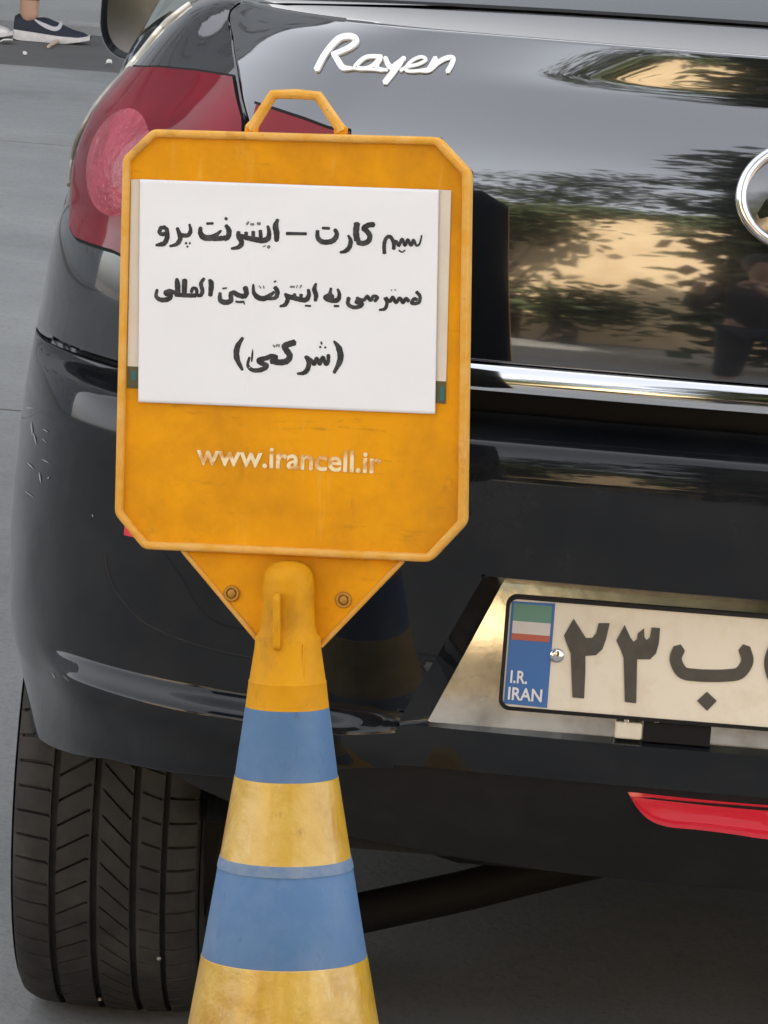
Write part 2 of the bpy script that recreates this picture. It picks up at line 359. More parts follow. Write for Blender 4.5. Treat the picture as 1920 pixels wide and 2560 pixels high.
def prof_y(z, ax):
    if z < .831:
        y = Y_LO(z)
        zl = z_ledge(ax); wgt = sstep(.33, .44, ax)*(1-sstep(.70, .76, ax))
        y += -.026*wgt*float(sstep(zl+.012, zl-.012, z))*float(1-.6*sstep(zl-.02, zl-.09, z))
        return float(y)
    k = 1-float(sstep(.12, .46, ax))
    return float(np.interp(z, ZT, Y_LIP)*k+np.interp(z, ZT, Y_NOL)*(1-k))
A_LEN = .45                                          # parameter length given to the corner
def S(s, z):
    sg = -1 if s < 0 else 1; a = abs(s); wv = W_Z(z); x1 = wv-RX
    if a <= x1:
        x, y = a, 0.0
    elif a <= x1+A_LEN:
        ph = (a-x1)/A_LEN*math.pi/2
        x = x1+RX*math.sin(ph)**0.98; y = RY*(1-math.cos(ph))
    else:
        y = RY+(a-x1-A_LEN); x = wv
    yy = y
    x += float(.065*sstep(.25, 1.5, yy)-.10*sstep(2.9, 4.2, yy))
    y += prof_y(z, min(x, wv))*float(1-sstep(.07, .24, yy))+.05*(min(x, .8)/.7)**2
    return np.array([sg*x, y, z])
def S_n(s, z):
    e = .002; a = S(s+e, z)-S(s-e, z); b_ = S(s, min(z+e, 1.1955))-S(s, z-e); n_ = np.cross(a, b_); n_ /= np.linalg.norm(n_)
    if n_[1] > 0 and abs(s) < .7: n_ = -n_
    return n_
def So(s, z, off): return S(s, z)+S_n(s, z)*off
def inv(px, py, off=0.0):                            # photograph point -> (s, z) on the car's skin
    s, z = -.5, .9
    d = ray(px, py); t = (0.1-CAM[1])/d[1]; p = CAM+d*t; s, z = p[0], min(max(p[2], .3), 1.19)
    for _ in range(14):
        P0 = proj(So(s, z, off)); r_ = np.array([px, py])-P0
        e = .001
        J = np.stack([(proj(So(s+e, z, off))-P0)/e, (proj(So(s, z+e if z < 1.19 else z-e, off))-P0)/(e if z < 1.19 else -e)], 1)
        st = np.linalg.lstsq(J, r_, rcond=None)[0]; st = np.clip(st, -.05, .05)
        s += st[0]; z = min(max(z+st[1], .25), 1.1949)
        if np.abs(r_).max() < .05: break
    return s, z

car = thing('parked_car', (0, 0, 0), 'glossy black saloon car parked behind the yellow cone sign, seen from its rear', 'car')

def linz(pts):                                       # s as a function of z through traced points
    pts = sorted(pts, key=lambda p: p[1]); zs = [p[1] for p in pts]; ss = [p[0] for p in pts]
    return lambda z: float(np.interp(z, zs, ss))
def lins(pts):
    pts = sorted(pts); return lambda s: float(np.interp(s, [p[0] for p in pts], [p[1] for p in pts]))
def skirted(mb, P, depth=.012, edges='lrbt', mi=0):
    """grid patch P (rows along s, columns along z) plus inward turned edges"""
    mb.grid(P, mi)
# ---- trunk lid
seam_pts = [inv(495, 25), inv(500, 80), inv(510, 150), inv(520, 215), inv(533, 262)]
sz0 = seam_pts[-1]
seam = linz(seam_pts+[(sz0[0]+.02, 1.02), (sz0[0]+.03, .96), (sz0[0]+.045, .90), (sz0[0]+.075, .875)])
def inward(P, d):
    """second row displaced along inward direction for a turned edge"""
    return [np.array(p)+np.array([0, d, 0]) for p in P]
def glass_y(x): return .39-.14*(abs(x)/.6)**2
mb = MB()
zrows = list(np.linspace(.878, 1.03, 22))+list(np.linspace(1.036, 1.14, 26))+list(np.linspace(1.143, 1.165, 12))+list(np.linspace(1.168, 1.1945, 10))
NU = 90; GAP = .0014
P = []
for i in range(NU+1):
    u = i/NU*2-1
    P.append([S((-seam(z)-GAP)*u, z) for z in zrows])
mb.grid(P)
# turned edges
mb.grid([[p for p in P[0]], inward(P[0], .02)]); mb.grid([inward(P[-1], .02), P[-1]])
mb.grid([inward([c[0] for c in P], .03), [c[0] for c in P]])
# deck
D = []
for c in P:
    t0 = c[-1]; x = t0[0]
    row = []
    for k in np.linspace(0, 1, 12):
        yy = t0[1]+(max(glass_y(x), t0[1]+.03)-t0[1])*k
        row.append((x, yy, 1.1945+.010*math.sin(k*math.pi/2)*.6-.004*k))
    D.append(row)
mb.grid(D)
mb.grid([D[0], [np.array(p)-np.array([0, 0, .02]) for p in D[0]]])
lid = mb.build('trunk_lid', MT['paint'], car, smooth=38, bevel=.003, seg=3)
# inner lamp on the lid
top = [inv(530, 222), inv(600, 243), inv(660, 262), inv(715, 282)]
ft = lins(top)
mb = MB(); P = []
for s_ in np.linspace(seam(1.08)+.006, top[-1][0]+.02, 26):
    zt = min(ft(s_), 1.115); zb_ = .985+.09*max(0, (s_-top[0][0])/(top[-1][0]+.02-top[0][0]))**2
    P.append([So(s_, z, .004) for z in np.linspace(zb_, max(zt, zb_+.004), 14)])
mb.grid(P); mb.grid([[c[-1] for c in P], [c[-1]+np.array([0, .008, 0]) for c in P]])
mb.build('inner_lamp', MT['lens_dark'], car, smooth=40)
mb = MB(); P = []
for s_ in np.linspace(seam(1.08)+.004, top[-1][0]+.02, 26):
    zt = min(ft(s_), 1.115)
    P.append([So(s_, zt+.0002, .0045), So(s_, zt+.0026, .0045), So(s_, zt+.0034, .001)])
mb.grid(P); mb.build('lamp_trim', MT['gap'], car, smooth=40)

# ---- body shell (quarter panels, sides, nose): columns along s
def arch(y):
    d = .325**2-(y-.66)**2
    z1 = .31+math.sqrt(d) if d > 0 else 0
    d2 = .33**2-(y-3.15)**2
    z2 = .31+math.sqrt(d2) if d2 > 0 else 0
    return max(z1, z2)
S_END = 4.35
cols = list(np.linspace(0, 1, 34))
def quarter(sg):
    mb = MB()
    ztop = 1.1945
    zr = lambda zb: [zb+(ztop-zb)*t for t in np.linspace(0, 1, 48)]
    # part 1: from the lid seam to the bumper seam, above the bumper
    sA = .925
    P = []
    for u in cols:
        P.append([S(sg*((-seam(z)+GAP)*(1-u)+sA*u), z) for z in zr(.828)])
    mb.grid(P)
    mb.grid([P[0], inward(P[0], .02)])
    mb.grid([inward([c[0] for c in P], .03), [c[0] for c in P]])
    P1 = P
    # part 2: from the bumper seam forward
    P = []
    ss = list(np.linspace(sA, 1.45, 50))+list(np.linspace(1.5, 3.3, 40))+list(np.linspace(3.35, S_END, 30))
    for s_ in ss:
        y = S(sg*s_, .8)[1]
        zb = max(.19 if y > .62 else .388, arch(y))
        P.append([S(sg*s_, z) for z in zr(zb)])
    mb.grid(P)
    rim = [c[0] for c in P]; mb.grid([rim, [np.array(p)+np.array([-sg*.05, 0, 0]) for p in rim]])
    # deck and shoulder cover
    for PP in (P1, P):
        mb.grid([[c[-1] for c in PP], [np.array([c[-1][0]-sg*.05, c[-1][1], 1.198]) for c in PP], [np.array([c[-1][0]*.45, c[-1][1]+.18*(PP is P1), 1.199]) for c in PP]])
    return mb
q = quarter(-1); q2 = quarter(1)
mbq = MB(); mbq.add(q.V, q.F); mbq.add(q2.V, q2.F)
# front face and roof-deck cover
mbq.build('body_shell', MT['paint_body'], car, smooth=40)
mb = MB(); mb.box((-.54, .62, .19), (.54, 4.30, .30)); mb.box((-.74, .95, .17), (-.54, 2.8, .30)); mb.box((.54, .95, .17), (.74, 2.8, .30)); mb.prism([(-.56, .12, .35), (-.56, .62, .20), (-.56, .62, .34)], (1.12, 0, 0)); mb.box((-.5, .10, .34), (.5, .40, .40)); mb.box((-.72, 4.2, .3), (.72, 4.28, 1.0))
mb.box((-.50, .06, .79), (.50, .40, .87))
mb.build('underbody', MT['gap'], car)
mb = MB(); mb.tube([(-.60, .60, .30), (-.30, .56, .24), (.30, .56, .24), (.60, .60, .30)], .045, 14); mb.build('rear_axle', MT['plastic'], car, smooth=40)

def aty(px, py, y):
    d = ray(px, py); return CAM+d*((y-CAM[1])/d[1])
mb = MB(); mb.tube([aty(700, 1990, .72), aty(800, 1968, .74), aty(1000, 1925, .80), aty(1200, 1875, .88), aty(1330, 1846, .95), aty(1450, 1832, 1.1)], .025, 16); mb.build('exhaust_pipe', MT['gap'], car, smooth=60)
# ---- tail lamp (outer), proud of the quarter panel
tl_top = [inv(281, 148), inv(340, 150), inv(425, 158), inv(509, 171)]
tl_left = [inv(272, 154), inv(238, 192), inv(200, 242), inv(170, 305), inv(155, 360), inv(150, 430), inv(150, 478)]
tl_bot = [inv(150, 478), inv(170, 514), inv(250, 541)]
ftop = lins(tl_top); tl_left = [inv(281, 154), inv(249, 192), inv(211, 242), inv(181, 305), inv(165, 360), inv(159, 430), inv(158, 478)]; fleft = linz(tl_left+[(tl_left[-1][0]+.004, .90)])
bx = sorted(tl_bot+[(-.60, .93), (-.55, .93)]); fbot = lins(bx)
def lamp_patch(mb, off, grow, sg=-1, mi=0):
    P = []
    zlo, zhi = .93-grow, 1.13+grow
    for v in np.linspace(0, 1, 40):
        row = []
        for u in np.linspace(0, 1, 30):
            z = zlo+(zhi-zlo)*v
            for _ in range(6):
                sl = fleft(z)-grow; sr = seam(z)-.004+grow*.3
                s_ = sl+(sr-sl)*u
                zt = ftop(s_)+grow; zb = fbot(s_)-grow
                z = zb+(zt-zb)*v
            row.append((s_, z))
        P.append(row)
    PP = [[So(a if sg < 0 else -a, z, off) for a, z in r_] for r_ in P]
    mb.grid(PP, mi)
    e = PP[0]+[r_[-1] for r_ in PP[1:]]+PP[-1][::-1][1:]+[r_[0] for r_ in PP[::-1]][1:]
    ctr = np.mean(np.array(e), 0)
    mb.grid([e, [np.array(p)+(ctr-p)*.012+np.array([0, off+.006, 0]) for p in e]], mi)
    return P
for sg, lab in ((-1, None), (1, None)):
    mb = MB(); lamp_patch(mb, .0012, .0035, sg); g_ = mb.build('lamp_gasket', MT['gap'], car, smooth=40)
    mb = MB(); PL = lamp_patch(mb, .0045, 0, sg); lp = mb.build('tail_light', MT['lens'], car, smooth=40)
    # round bowl showing through the lens
    mb = MB(); cs, cz = inv(255, 355); P = []
    for i in range(48):
        an = 2*math.pi*i/48; row = []
        for k in np.linspace(0, 1, 9):
            s_ = cs+math.cos(an)*.066*k; z = cz+math.sin(an)*.052*k
            row.append(So(s_ if sg < 0 else -s_, z, .0047+.0030*(1-k**2)))
        P.append(row)
    mb.grid(P, 0, True); mb.build('lamp_bowl', MT['bulb'], lp, smooth=60)

# ---- chrome strip along the foot of the lid
mb = MB(); P = []
for s_ in np.linspace(-.54, .54, 80):
    row = []
    for a in np.linspace(-100, 100, 15):
        t = a/100
        z = .8635+.0145*t
        row.append(So(s_, .8635, 0)*np.array([1, 1, 0])+np.array([0, -.0075+.0045*t*t+.0035*t+.012*max(0, (abs(t)-.86)/.14)**2, z]))
    P.append(row)
mb.grid(P); mb.build('chrome_strip', MT['chrome'], car, smooth=60)

# ---- bumper with a plate recess
hTL, hBL = inv(1045, 1246), inv(858, 1560)
hz0, hz1 = .506, .668; hs1, hs0 = hTL[0], hBL[0]
def s_hole(z): return hs0+(hs1-hs0)*min(max((z-hz0)/(hz1-hz0), 0), 1)
def zbump(a): return float(np.interp(a, [0, .30, .42, .50, .60, .68, .74, .80, .86, .93], [.462, .462, .455, .432, .424, .420, .406, .394, .388, .388]))
ZTB = .8235
S_BE = .930
def zcol(zb, zl):
    return list(np.linspace(zb, zl-.016, 12))+list(np.linspace(zl-.0135, zl+.0125, 12))+list(np.linspace(zl+.0165, hz1, 20))+list(np.linspace(hz1+.006, .760, 10))+list(np.linspace(.763, .779, 9))+list(np.linspace(.783, .803, 8))+list(np.linspace(.806, ZTB, 8))
mb = MB()
for sg in (-1, 1):
    P = []
    for u in np.linspace(0, 1, 60):
        row = []
        tz = zcol(.44, .513)
        for j in range(len(tz)):
            z = tz[j]
            for _ in range(4):
                s_ = s_hole(z)+(-S_BE-s_hole(z))*u
                a = abs(s_); xx = abs(S(s_, .6)[0])
                z = zcol(zbump(a), z_ledge(xx))[j]
            row.append(S(-s_*-1 if sg < 0 else -s_, z))
        P.append(row)
    mb.grid(P)
    mb.grid([[c[0] for c in P], [np.array(c[0])+np.array([0, .05, .006]) for c in P]])
    mb.grid([[c[-1] for c in P], [np.array(c[-1])+np.array([0, .04, -.004]) for c in P]])
    mb.grid([P[-1], [np.array(p)+np.array([-sg*.02, 0, 0]) for p in P[-1]]])
P = [[S(s_, z) for z in list(np.linspace(hz1, .760, 11))+list(np.linspace(.763, .779, 9))+list(np.linspace(.783, .803, 8))+list(np.linspace(.806, ZTB, 8))] for s_ in np.linspace(hs1, -hs1, 40)]
mb.grid(P); mb.grid([[c[-1] for c in P], [np.array(c[-1])+np.array([0, .04, -.004]) for c in P]])
P = [[S(s_, z) for z in np.linspace(.462, hz0, 8)] for s_ in np.linspace(hs0, -hs0, 40)]
mb.grid(P)
# recess walls
rz0, rz1 = .508, .660
rB, rT = inv(922, 1563)[0], inv(1092, 1268)[0]
def rec(s_, z): # recessed panel point
    t = (z-rz0)/(rz1-rz0); return np.array([s_, .004+.009*t+.017*t*t, z])
hol = [S(hs1, hz1), S(hs0, hz0)]; pan = [rec(rT, rz1), rec(rB, rz0)]
for sg in (1, -1):
    f = np.array([sg, 1, 1])
    H_ = [S(s_hole(z), z)*f for z in np.linspace(hz0, hz1, 14)]
    Pn = [rec(rB+(rT-rB)*t, rz0+(rz1-rz0)*t)*f for t in np.linspace(0, 1, 14)]
    mb.grid([H_, Pn])
for za, zb_, ha, pa in ((hz1, rz1, hs1, rT), (hz0, rz0, hs0, rB)):
    mb.grid([[S(ha*u, za) for u in np.linspace(1, -1, 41)], [rec(pa*u, zb_) for u in np.linspace(1, -1, 41)]])
bumper = mb.build('bumper', MT['paint_low'], car, smooth=38, bevel=.003, seg=3)
# groove line round the reflector pocket
gp = [inv(228, 1188), inv(234, 1235), inv(258, 1288), inv(318, 1349), inv(428, 1394), inv(540, 1421), inv(640, 1440)]
for sg in (-1, 1):
    mb = MB(); mb.tube([So(a if sg < 0 else -a, z, -.0002) for a, z in smooth_poly([np.array(g) for g in gp], 8)], .0011, 8)
    mb.build('pocket_edge', MT['plastic'], car, smooth=60)
    mb = MB(); P = [[So(s_*(1 if sg < 0 else -1), z, .003) for z in np.linspace(.668, .690, 4)] for s_ in np.linspace(-.665, -.52, 20)]
    mb.grid(P); mb.build('side_reflector', MT['fog'], car, smooth=40)
# recess panel and plate
mb = MB(); mb.grid([[rec((rB+(rT-rB)*t)*u, rz0+(rz1-rz0)*t)+np.array([0, -.0004, 0]) for t in np.linspace(0, 1, 20)] for u in np.linspace(1, -1, 50)])
mb.box((-.075, .012, .5185), (.075, .03, .531))
for x in (-.255+.12, -.255+.15): mb.box((x-.0025, -.006, .517), (x+.0025, .006, .5325))
recp = mb.build('plate_panel', MT['recess'], car, smooth=30, bevel=.001)
mb = MB(); mb.box((-.146, -.008, .5095), (-.119, .010, .5270)); mb.build('panel_clip', MT['plate'], recp, bevel=.002)
mb = MB(); mb.box((-.1175, -.0062, .5085), (-.050, .0100, .5290)); mb.build('latch_opening', MT['gap'], recp)
# plate in its own plane
pc = np.array([0, -.002, .5885]); tl = R(-5.0)
pe1 = np.array([1.0, 0, 0]); pe2 = np.array([0, -math.sin(tl), math.cos(tl)]); pn = np.cross(pe1, pe2)
def onplane(px, py, o_, n_):
    d = ray(px, py); t = ((o_-CAM)@n_)/(d@n_); return CAM+d*t
def pl(px, py):
    v = onplane(px, py, pc, pn)-pc; return np.array([v@pe1, v@pe2])
def plp(a, b_, h=0.0): return pc+pe1*a+pe2*b_+pn*h
def rrect(x0, x1, y0, y1, r, k=6):
    out = []
    for cx, cy, a0 in ((x1-r, y1-r, 0), (x0+r, y1-r, 90), (x0+r, y0+r, 180), (x1-r, y0+r, 270)):
        for i in range(k+1): out.append((cx+r*math.cos(R(a0+90*i/k)), cy+r*math.sin(R(a0+90*i/k))))
    return out
plate = thing  # placeholder name
mb = MB(); mb.prism([plp(a, b_, .0035) for a, b_ in rrect(-.262, .262, -.0555, .0555, .009)], -pn*.004)
pobj = mb.build('number_plate', MT['plate'], car, label='cream number plate with dark glyphs and a blue country strip', bevel=.0008)
mb = MB()
o_ = rrect(-.2645, .2645, -.0585, .0585, .011); i_ = rrect(-.2605, .2605, -.0545, .0545, .008)
for A, B, h0, h1 in ((o_, o_, -.004, .004), (o_, i_, .004, .0055), (i_, i_, .0055, .0030)):
    mb.grid([[plp(*A[k % len(A)], h0), plp(*B[k % len(A)], h1)] for k in range(len(A)+1)])
mb.build('plate_frame', MT['plastic'], pobj, smooth=30)
xs_ = pl(1192, 1400)[0]
mb = MB(); mb.prism([plp(a, b_, .0042) for a, b_ in [(-.2590, -.052), (xs_, -.053), (xs_, .053), (-.2590, .052)]], -pn*.0006); mb.build('country_strip', MT['plate_blue'], pobj)
for nm, m_, b0, b1 in (('flag_band_green', 'flag_green', .0325, .0500), ('flag_band_white', 'flag_white', .020, .0325), ('flag_band_red', 'flag_red', .0135, .020)):
    mb = MB(); mb.prism([plp(a, b_, .0047) for a, b_ in [(-.2565, b0), (xs_-.003, b0), (xs_-.003, b1), (-.2565, b1)]], -pn*.0004); mb.build(nm, MT[m_], pobj)
def zp(X, Y): return ((1220+X/2.37)/KD, (1440+Y/2.37)/KD)
def glyph(mb, poly, h=.0052, th=.0016):
    mb.prism([plp(*pl(*zp(*p)), h) for p in poly], -pn*th)
mb = MB(); glyph(mb, [(508, 248), (450, 350), (470, 405), (490, 455), (500, 715), (570, 722), (578, 560), (578, 470), (640, 465), (678, 430), (700, 370), (722, 275), (655, 275), (640, 335), (618, 362), (580, 362), (548, 310)])
mb.build('plate_digit', MT['plate_ink'], pobj, bevel=.0006)
mb = MB(); glyph(mb, [(810, 285), (760, 378), (785, 430), (803, 480), (810, 742), (878, 750), (884, 490), (960, 490), (995, 455), (1012, 395), (1020, 305), (968, 300), (958, 360), (940, 375), (928, 360), (925, 305), (888, 335), (880, 372), (862, 385), (845, 360)])
mb.build('plate_digit', MT['plate_ink'], pobj, bevel=.0006)
def strokes(mb, lst, place, width=None, z0=0.0, dz=1e-5, thick=0.0):
    for i, st in enumerate(lst):
        pts, wd = st[0], st[1]; tp = st[2] if len(st) > 2 else (1, 1)
        L, Rr = ribbon(pts, wd, taper=tp)
        A = [place(p, z0+i*dz) for p in L]; B = [place(p, z0+i*dz) for p in Rr]
        if thick == 0:
            mb.grid([A, B])
        else:
            A2 = [place(p, z0+i*dz-thick) for p in L]; B2 = [place(p, z0+i*dz-thick) for p in Rr]
            mb.grid([A, B]); mb.grid([A2, A]); mb.grid([B, B2])
mb = MB(); strokes(mb, [([(1132, 425), (1112, 490), (1150, 565), (1230, 583), (1320, 587), (1410, 585), (1490, 570), (1535, 500), (1518, 425)], 74)], lambda p, h: plp(*pl(*zp(*p)), h), z0=.0052, thick=.0016)
glyph(mb, [(1297, 680), (1355, 735), (1297, 795), (1238, 735)])
mb.build('plate_letter', MT['plate_ink'], pobj, bevel=.0006)
mb = MB(); strokes(mb, [([(1760, 300), (1690, 420), (1665, 520), (1700, 620), (1780, 640), (1850, 610), (1880, 520), (1840, 400), (1760, 300)], 60)], lambda p, h: plp(*pl(*zp(*p)), h), z0=.0052, thick=.0016)
mb.build('plate_digit', MT['plate_ink'], pobj)
mb = MB(); c_ = plp(*pl(*zp(408, 468)), .004); mb.lathe([(0, .003), (.004, .0028), (.0068, .0018), (.0075, 0)], 24, c_, pn); mb.build('plate_screw', MT['chrome'], pobj, smooth=50)
FONT = None
def text_mesh(txt, bold=0.0):
    cu = bpy.data.curves.new('t', 'FONT'); cu.body = txt; cu.offset = bold; cu.size = 1.0; cu.resolution_u = 4
    ob = bpy.data.objects.new('t', cu); COL.objects.link(ob)
    bpy.context.view_layer.update()
    dg = bpy.context.evaluated_depsgraph_get()
    me = bpy.data.meshes.new_from_object(ob.evaluated_get(dg))
    bpy.data.objects.remove(ob); bpy.data.curves.remove(cu)
    V = np.array([v.co[:] for v in me.vertices]); F = [tuple(p.vertices) for p in me.polygons]
    bpy.data.meshes.remove(me)
    mn = V.min(0); mxx = V.max(0); V = (V-mn); return V, F, (mxx-mn)
def put_text(mb, txt, place, x0, x1, y0, y1, h, bold=0.0):
    V, F, sz = text_mesh(txt, bold)
    mb.add([place(x0+(x1-x0)*v[0]/sz[0], y0+(y1-y0)*v[1]/sz[1], h) for v in V], F)
mb = MB()
put_text(mb, 'I.R.', plp, -.2545, xs_-.022, -.0305, -.0175, .0052, .02)
put_text(mb, 'IRAN', plp, -.2555, xs_-.006, -.0475, -.0345, .0052, .02)
mb.build('country_lettering', MT['white_print'], pobj, merge=0)

# ---- lower valance and fog reflector
mb = MB(); P = []
for s_ in np.linspace(-.60, .60, 60):
    a = abs(s_); zt = zbump(a)+.004; zb = .33+.09*(a/.6)**3
    P.append([S(s_, z)+np.array([0, .010+.25*(zt-z), 0]) for z in np.linspace(zb, zt, 10)])
mb.grid(P); mb.grid([[c[0] for c in P], [np.array(c[0])+np.array([0, .10, -.005]) for c in P]])
mb.build('lower_valance', MT['plastic'], car, smooth=40)
FO = np.array([0, .010, .43]); FN = np.array([0, -1.0, .05])
fo = [(1354, 1706), (1372, 1738), (1400, 1768), (1440, 1784), (1500, 1790), (1580, 1800), (1659, 1812), (1760, 1818), (1760, 1738), (1659, 1729), (1560, 1721), (1450, 1712), (1390, 1705)]
fp = [onplane(a, b_, FO, FN) for a, b_ in fo]
fp = [np.array(p) for p in smooth_poly([p for p in fp]+[fp[0]], 3)[:-1]]
cen = np.mean(np.array(fp), 0)
mb = MB(); mb.grid([[p+np.array([0, .02, 0]), p, p+np.array([0, -.006, 0])+(cen-p)*np.array([.012, 0, .05]), p+np.array([0, -.007, 0])+(cen-p)*np.array([.05, 0, .30]), p+np.array([0, -.003, 0])+(cen-p)*np.array([.09, 0, .42]), p+np.array([0, -.003, 0])+(cen-p)*np.array([.5, 0, .8]), cen+np.array([0, -.005, 0])] for p in fp], 0, True)
mb.build('fog_reflector', MT['fog'], car, smooth=50)

# ---- script badge
def zr_(X, Y): return ((740+X/3.456)/KD, (60+Y/3.456)/KD)
_c = {}
def skin_pt(px, py, h):
    s_, z = inv(px, py); return So(s_, z, h)
RAY = [([(185, 405), (240, 300), (300, 215), (375, 140), (450, 118), (510, 128), (525, 160), (480, 205), (400, 245), (335, 268)], 48, (1.1, .8)),
       ([(325, 265), (365, 320), (410, 385), (490, 393)], 52, (.7, .5)),
       ([(480, 392), (620, 400), (700, 405), (790, 408)], 22),
       ([(745, 292), (660, 290), (600, 302), (545, 345), (520, 385), (600, 395), (665, 370), (730, 305)], 34),
       ([(735, 305), (700, 365), (720, 400), (790, 405)], 40, (1, .6)),
       ([(775, 300), (800, 360), (830, 385), (880, 350), (940, 300)], 48, (.8, .8)),
       ([(930, 305), (860, 400), (770, 515)], 52, (.7, 1)),
       ([(905, 412), (960, 380), (1060, 355), (1125, 318), (1085, 292), (1010, 322), (955, 380), (960, 412), (1040, 415), (1130, 402)], 28),
       ([(1210, 300), (1175, 360), (1140, 415)], 44),
       ([(1040, 415), (1150, 412), (1230, 340), (1310, 300), (1360, 305), (1345, 360), (1310, 420)], 42, (.4, 1.1))]
mb = MB(); strokes(mb, RAY, lambda p, h: skin_pt(*zr_(*p), h), z0=.0032, dz=.00004, thick=.003)
badge = mb.build('script_badge', MT['chrome_script'], car, label='white script lettering on the boot lid', smooth=50)

# ---- oval emblem
mb = MB(); cs_, cz_ = 0.0, 1.062; P = []
for i in range(72):
    a = 2*math.pi*i/72; row = []
    for rr, h in ((1.0, -.002), (1.0, .006), (.985, .009), (.94, .011), (.885, .010), (.85, .007), (.84, .003)):
        row.append(So(cs_+math.cos(a)*.071*rr, cz_+math.sin(a)*(.0545*rr if rr > .9 else .0545*rr-.001), h))
    P.append(row)
mb.grid(P, 0, True); ering = mb.build('emblem', MT['chrome'], car, smooth=60, label='oval chrome-ringed emblem at the middle of the boot lid')
mb = MB(); P = []
for i in range(72):
    a = 2*math.pi*i/72
    P.append([So(cs_+math.cos(a)*.0605*k, cz_+math.sin(a)*.0455*k, .003+.003*(1-k*k)) for k in np.linspace(0, 1, 8)])
mb.grid(P, 0, True); mb.build('emblem_field', mat('smoky_silver', (.20, .20, .20), .12, .8, .5, 1.0), ering, smooth=60)
mb = MB(); strokes(mb, [([(-.046, -.020), (-.03, .002), (0, .02), (.03, .002), (.046, -.020)], .012, (.6, .6)), ([(-.046, -.020), (-.02, -.012), (0, -.03), (.02, -.012), (.046, -.02)], .009, (.6, .6))],
                   lambda p, h: So(cs_+p[0], cz_+p[1], h), z0=.011, thick=.006); mb.build('emblem_mark', MT['chrome'], ering, smooth=50)

# ---- cabin: rear window, side windows, roof, pillars
def ring(z):
    t = (z-1.19)/.30
    xr = .60-.10*t; yr = .34+.62*t          # rear corners
    xf = .70-.13*t; yf = 2.75-.75*t
    return t, xr, yr, xf, yf
mb = MB(); P = []
for u in np.linspace(-1, 1, 40):
    row = []
    for t in np.linspace(-.05, 1, 24):
        x = (.575-.09*t)*u; row.append((x, glass_y(x)+.02+.34*t+.08*t*t, 1.190+.30*t-.02*u*u*t))
    P.append(row)
mb.grid(P); rw = mb.build('rear_window', MT['glass'], car, smooth=60)
mb = MB(); P = []
for u in np.linspace(-1, 1, 40):
    x = .59*u; y = glass_y(x)
    P.append([(x, y+.004, 1.198), (x, y+.010, 1.2000), (x, y+.016, 1.2005), (x, y+.02, 1.19)])
mb.grid(P); mb.build('window_seal', MT['gap'], car, smooth=40)
mb = MB()
for sg in (-1, 1):
    mb.grid([[(sg*(.575-.09*t), glass_y(.575)+.02+.40*t, 1.19+.28*t) for t in np.linspace(-.05, 1, 10)],
             [(sg*(.635-.09*t), .46+.42*t, 1.185+.285*t) for t in np.linspace(-.05, 1, 10)],
             [(sg*(.690-.105*t), .75+.30*t, 1.16+.31*t) for t in np.linspace(-.05, 1, 10)],
             [(sg*(.752-.20*t), .85+.30*t*.9, 1.04+.43*t) for t in np.linspace(-.05, 1, 10)]])
mb.grid([[(.485*u*(1-.05*k)*1.1, 0.83+1.73*k*1.0, 1.478+.05*math.sin(math.pi*min(k+.15, 1))-.03*u*u) for k in np.linspace(0, 1, 14)] for u in np.linspace(-1, 1, 20)])
mb.build('roof', MT['paint'], car, smooth=50)
for sg in (-1, 1):
    mb = MB(); mb.grid([[(sg*(.806-.09*max(0, (1.15-y)/.5)-.20*t), y+.30*t*(1.75-y), 1.04+.43*t) for t in np.linspace(0, 1, 14)] for y in np.linspace(.85, 2.75, 26)])
    mb.build('side_window', MT['side_glass'], car, smooth=60)
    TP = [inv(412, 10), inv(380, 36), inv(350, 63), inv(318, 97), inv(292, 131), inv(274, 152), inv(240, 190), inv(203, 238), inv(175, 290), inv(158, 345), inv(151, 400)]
    for nm, pts_, r_, m_ in (('shoulder_glint', TP[:6], .0046, 'glint'), ('lamp_edge_glint', TP[5:], .0034, 'edge')):  # bright tubes stand in for the sky highlight on the body paint
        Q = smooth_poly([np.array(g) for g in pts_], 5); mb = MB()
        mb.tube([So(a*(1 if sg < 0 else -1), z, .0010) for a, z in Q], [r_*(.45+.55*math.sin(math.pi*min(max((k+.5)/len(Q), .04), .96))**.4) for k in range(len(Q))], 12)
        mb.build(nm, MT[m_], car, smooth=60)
# windscreen and bonnet
mb = MB(); mb.grid([[(u*(.54+.12*t), 2.5+.65*t, 1.48-.34*t) for t in np.linspace(0, 1, 8)] for u in np.linspace(-1, 1, 12)]); mb.build('windscreen', MT['glass'], car, smooth=60)
# ---- door mirror
for sg in (-1, 1):
    mb = MB(); MO = np.array([-.915, 2.4, .99])
    def mp(a, b_, c): return np.array([sg*-1*(MO[0]+a), MO[1]+c, MO[2]+b_])*np.array([1, 1, 1])
    out = []
    for i in range(48):
        an = 2*math.pi*i/48; cx = math.copysign(abs(math.cos(an))**.75, math.cos(an)); cy = math.copysign(abs(math.sin(an))**.75, math.sin(an))
        out.append((cx*.085, cy*.085+cx*.012))
    P = []
    for (a, b_) in out:
        P.append([mp(a*k, b_*k, c) for k, c in ((.86, .004), (.90, -.006), (.97, -.008), (1.0, .004), (.99, .04), (.85, .09), (.5, .12), (0, .125))])
    mb.grid(P, 0, True)
    mb.tube([mp(.06, -.03, .05), mp(.16, -.06, .06), mp(.22, -.07, .08)], .025, 10)
    sm = mb.build('side_mirror', MT['paint_low'], car, smooth=60)
    mb = MB(); mb.grid([[mp(a*k, b_*k, .003) for k in (0, .3, .6, .875)] for (a, b_) in out], 0, True)
    mb.build('mirror_glass', MT['chrome'], sm, smooth=60)

